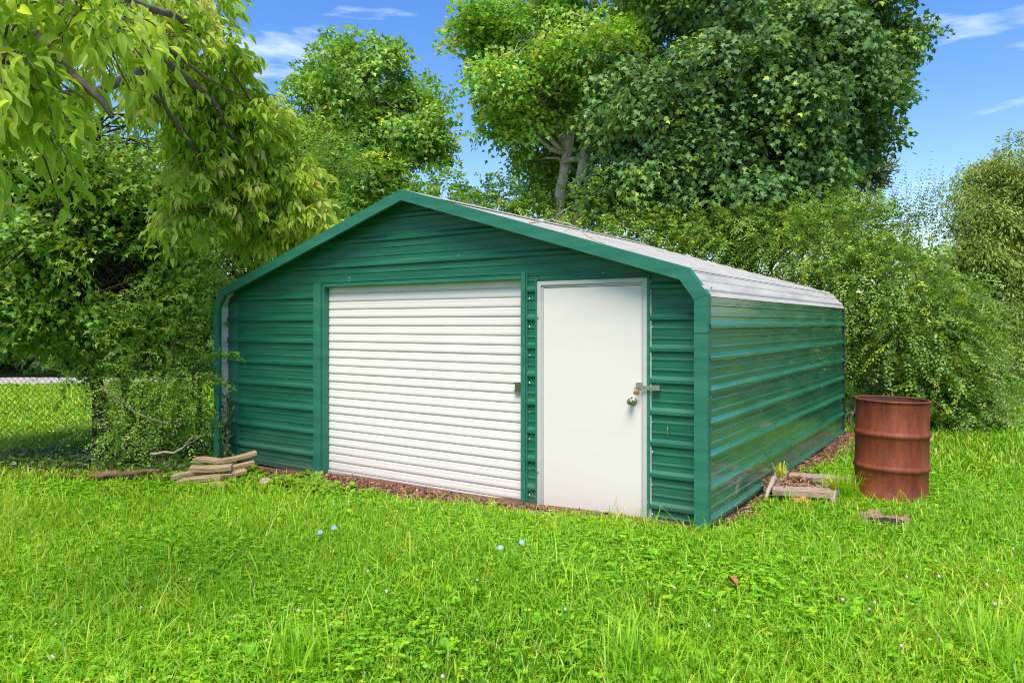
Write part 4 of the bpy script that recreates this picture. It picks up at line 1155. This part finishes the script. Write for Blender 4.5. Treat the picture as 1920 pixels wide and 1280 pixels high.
def stick(name, label, pts, rad, mat, cat="branch", side=(), group=None):
    pts = np.array(pts, float); o0 = pts[0].copy()
    o = empty(name, tuple(o0)); tag(o, label, cat, group)
    q = np.concatenate([bend(pts[i], pts[i + 1], 4, wob=.03)[: (None if i == len(pts) - 2 else -1)] for i in range(len(pts) - 1)])
    MB().tube(q - o0, np.linspace(rad, rad * .4, len(q)), 7).build("limb", mat, o, smooth=True)
    for s in side:
        s = np.array(s, float)
        MB().tube(s - o0, np.linspace(rad * .5, rad * .2, len(s)), 5).build("twig", mat, o, smooth=True)
    return o
stick("curved_stick", "grey curved stick leaning at the edge of the rotten plank pile", [(2.23, 6.18, .19), (2.16, 6.05, .17), (2.08, 5.95, .08), (2.07, 5.92, .03)], .026, M['dead_wood'])
stick("dead_branch", "pale forked dead branch hanging against the dark fence sapling", [at(196, 728, 8.2), at(230, 752, 8.2), at(265, 778, 8.15), at(320, 795, 8.1)], .022, M['dead_wood'],
      side=[[at(225, 750, 8.2), at(212, 745, 8.25), at(200, 742, 8.3)], [at(225, 752, 8.2), at(200, 757, 8.2)], [at(196, 728, 8.2), at(215, 712, 8.25)]])
stick("dead_branch", "pale thin dead branch curving above the scrap boards", [at(283, 851, 7.8), at(325, 849, 7.75), at(345, 838, 7.75), at(362, 818, 7.7)], .016, M['dead_wood'], side=[[at(345, 838, 7.75), at(385, 812, 7.7)]])
stick("fallen_log", "brown fallen log lying in the shaded grass near the fence", [(-4.28, 7.45, -.07), (-3.95, 7.55, -.06), (-3.55, 7.75, -.05)], .045, M['log_brown'], cat="log")
a_, b_ = from_shed(4.62, .05)
def roof_pt(xs, ys, up=.03):
    zr = (BEND_Z + SLOPE * ((W - xs) - BEND_IN)) + ZB
    X, Y = from_shed(xs, ys); return np.array([X, Y, zr + up])
stick("roof_twig", "bare forked twig lying on the pale shed roof edge", [roof_pt(4.15, .18, .03), roof_pt(4.36, .2, .11), roof_pt(4.60, .14, .10), roof_pt(4.80, .10, .035), roof_pt(4.92, .06, .03)], .008, M['dead_wood'],
      side=[[roof_pt(4.36, .2, .11), roof_pt(4.44, .24, .20), roof_pt(4.5, .28, .26)], [roof_pt(4.6, .14, .1), roof_pt(4.55, .06, .03)], [roof_pt(4.2, .18, .05), roof_pt(4.18, .2, .12), roof_pt(4.25, .2, .1)]])
# stone under the plank
def rock(name, label, loc, rx, ry, rz_, mat, seed):
    n1, n2 = 10, 14; V = []; Fc = []
    a = np.random.default_rng(seed).normal(size=(5, 3)) * 2.5
    for i in range(n1 + 1):
        th = math.pi * i / n1
        for j in range(n2):
            ph = 2 * math.pi * j / n2
            d = np.array([math.sin(th) * math.cos(ph), math.sin(th) * math.sin(ph), math.cos(th)])
            f = 1 + .16 * np.sin(a @ d).mean() * 1.6
            V.append((rx * d[0] * f, ry * d[1] * f, rz_ * d[2] * f))
    for i in range(n1):
        for j in range(n2): Fc.append((i * n2 + j, i * n2 + (j + 1) % n2, (i + 1) * n2 + (j + 1) % n2, (i + 1) * n2 + j))
    o = MB().add(V, Fc).build(name, mat, smooth=True); o.location = loc
    return tag(o, label, "stone")
rock("orange_stone", "orange brown stone tucked under the front rotten plank", (2.33, 5.86, .05), .11, .09, .055, M['stone'], 3)
rock("grey_stone", "pinkish stone at the end of the bowed scrap boards", (-2.38, 7.05, -.05), .07, .06, .05, simple("pink_stone", (.42, .29, .22), rough=.9, var=.3, scale=15, bump=.4), 5)
rock("grey_stone", "reddish stone at the foot of the shrubs beyond the drum", (4.95, 8.75, .1), .12, .1, .08, simple("red_stone", (.36, .22, .16), rough=.9, var=.3, scale=15, bump=.4), 6)
rock("bark_chip", "small pale chip lying deep in the foreground lawn", (-2.07, 3.27, .0), .024, .018, .012, simple("pale_chip", (.62, .52, .42), rough=.9, var=.3, scale=30), 7)
# rotten stump hollow
st = empty("rotten_stump", (2.72, 5.32, .045)); tag(st, "rotten hollow stump rim sunk in the lawn", "stump")
V = []; Fc = []; n = 26
for (rr, z) in ((.185, -.02), (.172, .055), (.16, .066), (.145, .055), (.132, .0), (.12, -.03)):
    for k in range(n):
        a = 2 * math.pi * k / n
        j = 1 + .14 * math.sin(3 * a + 1) + .10 * math.sin(7 * a) + .05 * math.sin(12 * a)
        back = .5 + .5 * math.sin(a)
        V.append((rr * j * math.cos(a), rr * j * .75 * math.sin(a), z * (.10 + .62 * back * (1 + .5 * math.sin(4 * a + .7) + .35 * math.sin(9 * a)))))
for i in range(5):
    for k in range(n): Fc.append((i * n + k, i * n + (k + 1) % n, (i + 1) * n + (k + 1) % n, (i + 1) * n + k))
MB().add(V, Fc).build("rim", wood("rotten_rim", (.09, .05, .03), (.26, .16, .09), (.42, .30, .19), (14, 14, 30)), st, smooth=True)
MB().add([(.142 * math.cos(2 * math.pi * k / 16), .105 * math.sin(2 * math.pi * k / 16), .014) for k in range(16)], [tuple(range(16))]).build("hollow", simple("hollow_shade", (.02, .012, .008), rough=1), st)  # near-black disc, the shade inside the stump painted as colour

# ------------------------------------------------------------------ lawn: blades, clover, weeds, litter
def lawn_ok(x, y, margin=0.0):
    xs, ys = to_shed(x, y)
    in_shed = (xs > -.05 - margin) & (xs < W + .05 + margin) & (ys > -.02) & (ys < LEN + .1)
    mw = mulch_w(xs) * np.where(xs < 4.6, 1.0, np.maximum(.30, 1 - (xs - 4.6) * 1.15)) * np.clip((xs - .25) / .5, 0, 1)
    front = (xs > .25) & (xs < 5.62) & (ys > -mw + rng.normal(0, .045, np.shape(xs))) & (ys <= 0)
    side = (xs > W - .1) & (xs < W + .10 + .03 * ys + rng.normal(0, .05, np.shape(xs))) & (ys > .25) & (ys < LEN)
    dr = (x - 3.12) ** 2 + (y - 6.0) ** 2 < .262 ** 2
    stump = ((x - 2.72) / .17) ** 2 + ((y - 5.30) / .15) ** 2 < 1
    soil = (x < -3.2) & (y > 7.95 + .12 * np.sin(x * 4)) & (y < 9.15) & (rng.random(np.shape(x)) < .80)
    pile = (x > 2.14) & (x < 2.62) & (y > 5.84) & (y < 6.45)
    return ~(in_shed | front | side | dr | stump | soil | pile)

def in_view(x, y, pad=.35):
    return np.abs(x) < .72 * y + pad

def blades(name, n, xr, yr, hmean, width, mat, dist_pow=0.0, seed=0, keep=None, hvar=.4, lean=1.15):
    y = yr[0] + (yr[1] - yr[0]) * rng.random(n) ** (1 + dist_pow)
    x = rng.uniform(*xr, n)
    ok = in_view(x, y) & lawn_ok(x, y)
    if keep is not None: ok &= keep(x, y)
    x, y = x[ok], y[ok]; n = len(x)
    patch = .5 + .5 * np.sin(1.9 * x + 1.1 * np.sin(1.3 * y)) * np.cos(2.1 * y + .7 * x)
    h = hmean * (1 + hvar * rng.normal(size=n)) * (.8 + .45 * patch); h = np.clip(h, hmean * .35, hmean * 2.4)
    wd = width * rng.uniform(.6, 1.35, n) * (1 + .05 * np.maximum(0, y - 4))
    az_ = rng.uniform(0, 2 * np.pi, n); ln = lean * np.abs(rng.normal(.55, .4, n)) * h
    d = np.stack([np.cos(az_), np.sin(az_)], 1); tw = az_ + np.pi / 2 + rng.normal(0, .6, n)
    sd = np.stack([np.cos(tw), np.sin(tw)], 1)
    z0 = gz(x, y) - .004
    def P(f_lean, f_h, ws):
        cx_ = x + d[:, 0] * ln * f_lean; cy_ = y + d[:, 1] * ln * f_lean; cz_ = z0 + h * f_h
        return np.stack([cx_ + sd[:, 0] * wd * ws, cy_ + sd[:, 1] * wd * ws, cz_], 1)
    V = np.stack([P(0, 0, -.4), P(0, 0, .4), P(.28, .52, -.5), P(.28, .52, .5), P(.70, .86, -.34), P(.70, .86, .34), P(1.12, 1.0 - .10, 0)], 1)
    tri = np.array([(0, 1, 3), (0, 3, 2), (2, 3, 5), (2, 5, 4), (4, 5, 6)])
    T = (tri[None] + (np.arange(n) * 7)[:, None, None]).reshape(-1, 3)
    big_ = .5 + .5 * np.sin(.9 * x + 2.0) * np.cos(.8 * y + .4 * x)
    tone = np.clip(rng.normal(.44, .27, n) + .30 * (big_ - .5) + .16 * (patch - .5), 0, .93)
    dry = rng.random(n) < .045; tone[dry] = rng.uniform(.95, 1.0, dry.sum())
    o = link(name, mesh_fast(name, V.reshape(-1, 3), T, mat, np.repeat(tone, 7), smooth=True))
    return o
tag(blades("lawn_grass", 210000, (-4.6, 4.6), (2.75, 6.4), .058, .0060, M['grass']), "short bright green blades of the front lawn", "grass", kind="stuff")
tag(blades("lawn_grass", 90000, (-7.5, 8.5), (6.2, 12.0), .062, .0075, M['grass']), "lawn blades running back to the fence and drum", "grass", kind="stuff")
tag(blades("lawn_grass", 90000, (-18, -2.5), (9.0, 21.6), .065, .016, M['grass'], keep=lambda x, y: y < 21.3 - .022 * (x + 8) ** 2), "lawn blades beyond the fence up to the path", "grass", kind="stuff")
tall = []
tag(blades("tall_grass", 15000, (-4.6, 4.6), (2.75, 6.6), .115, .0056, M['grass'], keep=lambda x, y: (np.sin(3.1 * x + 1.0) * np.cos(2.7 * y + 2 * x) > .25) | (rng.random(x.shape) < .45), lean=1.25), "longer arching blades standing up from the lawn", "grass", kind="stuff")

def tuft(name, label, x, y, n, h, spread, mat, wd=.006):
    az_ = rng.uniform(0, 2 * np.pi, n); L_ = np.abs(rng.normal(.6, .3, n)) * h * .8; hh = h * rng.uniform(.5, 1.1, n)
    bx = rng.normal(0, spread, n); by = rng.normal(0, spread, n)
    d = np.stack([np.cos(az_), np.sin(az_)], 1); sd = np.stack([-d[:, 1], d[:, 0]], 1)
    f = lambda a, b, w_: np.stack([bx + d[:, 0] * L_ * a + sd[:, 0] * wd * w_, by + d[:, 1] * L_ * a + sd[:, 1] * wd * w_, hh * b], 1)
    V = np.stack([f(0, 0, -.4), f(0, 0, .4), f(.3, .6, -.5), f(.3, .6, .5), f(.75, .95, -.3), f(.75, .95, .3), f(1.2, .92, 0)], 1)
    tri = np.array([(0, 1, 3), (0, 3, 2), (2, 3, 5), (2, 5, 4), (4, 5, 6)])
    T = (tri[None] + (np.arange(n) * 7)[:, None, None]).reshape(-1, 3)
    o = link(name, mesh_fast(name, V.reshape(-1, 3), T, mat, np.repeat(rng.uniform(.2, .8, n), 7), smooth=True))
    o.location = (x, y, float(gz(x, y)) - .005)
    return tag(o, label, "grass tuft")
tuft("grass_tuft", "tall green grass tuft between the plank pile and the drum", 2.78, 6.02, 150, .26, .06, M['grass'])
tuft("weed_tuft", "spiky yellow weed growing at the back of the plank pile", 2.36, 6.40, 34, .15, .015, M['yellow_weed'], .011).location.z += .10
tuft("weed_tuft", "spiky yellow weed standing before the rotten plank end", 2.64, 5.98, 20, .15, .012, M['yellow_weed'], .010).location.z += .06
for k, (x, y, lb) in enumerate([(2.05, 3.05, "clump of long arching grass at the drum side of the foreground"), (-.9, 3.15, "long thin grass clump in the foreground lawn straight before the roller door"), (.55, 3.1, "long thin grass clump in the foreground lawn straight before the walk-in door")]):
    tuft("grass_tuft", lb, x, y, 110, .24, .09, M['grass'], .0065)

# clover carpet
def clover(n, xr, yr, thr):
    x = rng.uniform(*xr, n); y = rng.uniform(*yr, n)
    pt = np.sin(1.3 * x + .8) * np.cos(1.1 * y + .5 * x) + .35 * np.sin(3.7 * x) * np.sin(3.1 * y)
    ok = in_view(x, y) & lawn_ok(x, y) & ((pt > thr) | (rng.random(n) < .25))
    x, y = x[ok], y[ok]; n = len(x)
    z = gz(x, y) + rng.uniform(.025, .07, n)
    P_ = np.repeat(np.stack([x, y, z], 1), 3, 0)
    an_ = (rng.uniform(0, 2 * np.pi, n)[:, None] + np.array([0, 2.09, 4.19])).ravel()
    A_ = np.stack([np.cos(an_), np.sin(an_), np.full(3 * n, .05)], 1)
    N_ = np.array([0, 0, 1.0]) + np.repeat(rng.normal(size=(n, 3)) * .35, 3, 0)
    S_ = np.repeat(rng.uniform(.013, .026, n), 3)
    o = leaf_cloud("clover_carpet", P_, A_, N_, S_, 'round', M['clover'], None, np.repeat(rng.random(n), 3))
    return tag(o, "low clover leaves growing through the front lawn", "clover")
clover(46000, (-5.0, 5.0), (2.75, 7.2), .05)
# broad lawn weeds: rosettes of plantain and dandelion, light green weeds along the mulch
def rosettes(name, label, pts, mat, k, size, hang=.25):
    P_ = []; A_ = []; N_ = []; S_ = []
    for x, y, s in pts:
        z = float(gz(x, y)) + .015
        for j in range(k):
            a = rng.uniform(0, 2 * np.pi)
            P_.append((x + rng.normal(0, .012), y + rng.normal(0, .012), z + rng.uniform(0, .03) * s)); A_.append((math.cos(a), math.sin(a), rng.uniform(.1, .9))); N_.append((-.4 * math.cos(a), -.4 * math.sin(a), 1)); S_.append(size * s * rng.uniform(.6, 1.15))
    o = leaf_cloud(name, np.array(P_), np.array(A_), np.array(N_), np.array(S_), 'round', mat)
    return tag(o, label, "weeds")
wp = []
while len(wp) < 420:
    x = rng.uniform(-4, 4); y = rng.uniform(2.9, 7)
    if in_view(x, y, 0) and lawn_ok(np.array([x]), np.array([y]))[0]: wp.append((x, y, rng.uniform(.6, 1.1)))
rosettes("lawn_weeds", "small broad leaved weeds scattered in the front lawn", wp, M['clover'], 7, .06)
wp = []
for k in range(170):
    xs = rng.uniform(.1, 2.9); wv = float(mulch_w(xs))
    X, Y = from_shed(xs, -wv - rng.uniform(-.06, .42) * (1.2 - xs * .25)); wp.append((float(X), float(Y), rng.uniform(.7, 1.4)))
for c in ((1.70, -.13), (.95, -.22), (1.1, -.30), (.8, -.18)):
    for k in range(9):
        X, Y = from_shed(c[0] + rng.normal(0, .07), c[1] + rng.normal(0, .05)); wp.append((float(X), float(Y), 1.2))
rosettes("edge_weeds", "light green weeds sprouting along the mulch below the green wall", wp, M['weed'], 12, .05)
# ivy and dry leaves under the fence trees
n = 5200
x = rng.uniform(-7.2, -2.75, n); y = rng.uniform(7.5, 9.2, n)
xs, ys = to_shed(x, y)
ok = ~((xs > -.02) & (ys > -.15 - .0 * xs)) & ((y > 7.95 + .15 * np.sin(3 * x)) | (x > -3.9) & (y > 7.6))
x, y = x[ok], y[ok]; n = len(x)
tag(leaf_cloud("ground_ivy", np.stack([x, y, gz(x, y) + rng.uniform(.01, .11, n)], 1), np.concatenate([rng.normal(size=(n, 2)), rng.uniform(-.5, .2, (n, 1))], 1), np.array([0, -.3, 1.0]) + rng.normal(size=(n, 3)) * .4, rng.uniform(.035, .07, n), 'round', M['ivy']), "dark ivy carpet below the fence saplings", "ivy")
n = 1500
x = rng.uniform(-7, -3.0, n); y = rng.uniform(7.45, 8.6, n); xs, ys = to_shed(x, y); ok = ~((xs > -.05) & (ys > -.1)); x, y = x[ok], y[ok]; n = len(x)
tag(leaf_cloud("leaf_litter", np.stack([x, y, gz(x, y) + rng.uniform(.01, .05, n)], 1), np.concatenate([rng.normal(size=(n, 2)), rng.normal(0, .2, (n, 1))], 1), np.array([0, 0, 1.0]) + rng.normal(size=(n, 3)) * .4, rng.uniform(.03, .08, n), 'simple', M['litter']), "brown dry leaves under the fence saplings", "leaf litter")
# mulch crumbs: straw and chips in front of the doors and along the side wall
n = 7000
xs = rng.uniform(.45, 5.55, n); ys = -rng.random(n) * mulch_w(xs) * np.where(xs < 4.6, 1.05, np.maximum(.3, 1 - (xs - 4.6) * 1.1)) + .03
X, Y = from_shed(xs, ys)
n2 = 2600
ys2 = rng.uniform(.1, 5.2, n2); xs2 = W + .01 + rng.random(n2) ** 1.3 * (.16 + .03 * ys2); X2, Y2 = from_shed(xs2, ys2)
n3 = 900
X3 = rng.uniform(2.15, 2.62, n3); Y3 = rng.uniform(5.98, 6.5, n3)
X = np.concatenate([X, X2, X3]); Y = np.concatenate([Y, Y2, Y3]); n = len(X)
Z = gz(X, Y) + rng.uniform(.008, .035, n); Z[-n3:] += .075
tag(leaf_cloud("mulch_straw", np.stack([X, Y, Z], 1), np.concatenate([rng.normal(size=(n, 2)), rng.normal(0, .22, (n, 1))], 1), np.array([0, 0, 1.0]) + rng.normal(size=(n, 3)) * .5, rng.uniform(.018, .06, n), 'slim', M['mulch_bits']), "reddish brown straw and chips along the shed's foot", "mulch")

# flowers
head = MB().lathe([(.001, .013), (.006, .012), (.0095, .006), (.010, 0), (.006, -.006), (.001, -.007)], 8)
head_me = head.mesh("blossom", M['clover_head'], smooth=True)
stem_me = MB().tube([(0, 0, -.085), (.004, 0, -.04), (0, 0, 0)], .0014, 4).mesh("stalk", M['stem_green'])
cnt = 0
spots = [(1700, 1095), (1760, 1100), (1850, 1120), (1690, 1130), (1640, 1150), (1580, 1140), (1800, 1145), (1870, 1090), (1865, 1155), (1630, 1160), (1755, 1070), (1840, 1210), (1760, 1200), (1905, 1215), (1690, 1235), (1480, 1100), (1340, 1155), (1330, 1180), (560, 1140), (580, 1095), (475, 1095), (440, 1150), (355, 1075), (240, 1075), (105, 1155), (135, 1143), (265, 1128), (830, 1265), (1060, 1150), (895, 1093), (725, 1100), (690, 1062), (780, 1025), (1220, 1135), (1265, 1110), (450, 1205), (500, 1200), (620, 1165), (20, 1180), (60, 980), (770, 925), (830, 950), (1900, 1050), (1560, 1020), (1510, 1060)]
for px, py in spots:
    Y = 1364 * (CAM_Z - .07) / (py - 606); x = (px - 960) / 1364 * Y
    o = empty("clover_flower", (x, Y, float(gz(x, Y)) + rng.uniform(.070, .092)), rng.uniform(0, 6))
    tag(o, "small whitish clover blossom standing just above the lawn", "clover", "white clover blossoms in the lawn")
    h = link("blossom", head_me, o); s = rng.uniform(.6, 1.1); h.scale = (s, s * rng.uniform(.7, 1), s)
    link("stalk", stem_me, o)
V = []; Fc = []
for k in range(14):
    a = 2 * math.pi * k / 14; b = .17
    q = len(V)
    V += [(0, 0, 0), (.016 * math.cos(a - b), .016 * math.sin(a - b), .004), (.024 * math.cos(a), .024 * math.sin(a), .003), (.016 * math.cos(a + b), .016 * math.sin(a + b), .004)]
    Fc.append((q, q + 1, q + 2, q + 3))
pet_me = MB().add(V, Fc).mesh("petals", M['chicory'])
stk_me = MB().tube([(0, 0, -.14), (.006, 0, -.06), (0, 0, 0)], .002, 4).mesh("stalk", M['stem_green'])
for (px, py, lb) in [(600, 990, "pale blue chicory flower, left one of the pair before the roller door's outer end"), (626, 982, "pale blue chicory flower, right one of the pair before the roller door's outer end"),
                     (938, 1035, "blue chicory flower in the lawn, lower of the pair before the narrow green strip"), (978, 1025, "blue chicory flower in the lawn, upper of the pair before the narrow green strip")]:
    Y = 1364 * (CAM_Z - .10) / (py - 606); x = (px - 960) / 1364 * Y
    o = empty("chicory_flower", (x, Y, float(gz(x, Y)) + .13)); tag(o, lb, "flower", "blue chicory flowers")
    p = link("petals", pet_me, o); p.rotation_euler = (R(38), R(10), 0); p.scale = (.85, .85, .85)
    link("stalk", stk_me, o)
# a curled brown leaf in the foreground
lf = mesh_fast("dry_leaf", np.array([(0, 0, 0), (-.03, .02, .02), (-.035, .05, .035), (0, .07, .012), (.035, .05, .03), (.03, .02, .02), (0, .04, .0)]), np.array([(0, 6, 1), (1, 6, 2), (2, 6, 3), (3, 6, 4), (4, 6, 5), (5, 6, 0)]), simple("brown_leaf", (.30, .11, .03), rough=.7, var=.4, scale=30))
o = link("dry_leaf", lf); o.location = (1.21, 3.9, float(gz(1.21, 3.9)) + .07); o.rotation_euler = (.3, .2, .8); tag(o, "curled reddish brown leaf caught in the foreground grass", "leaf")
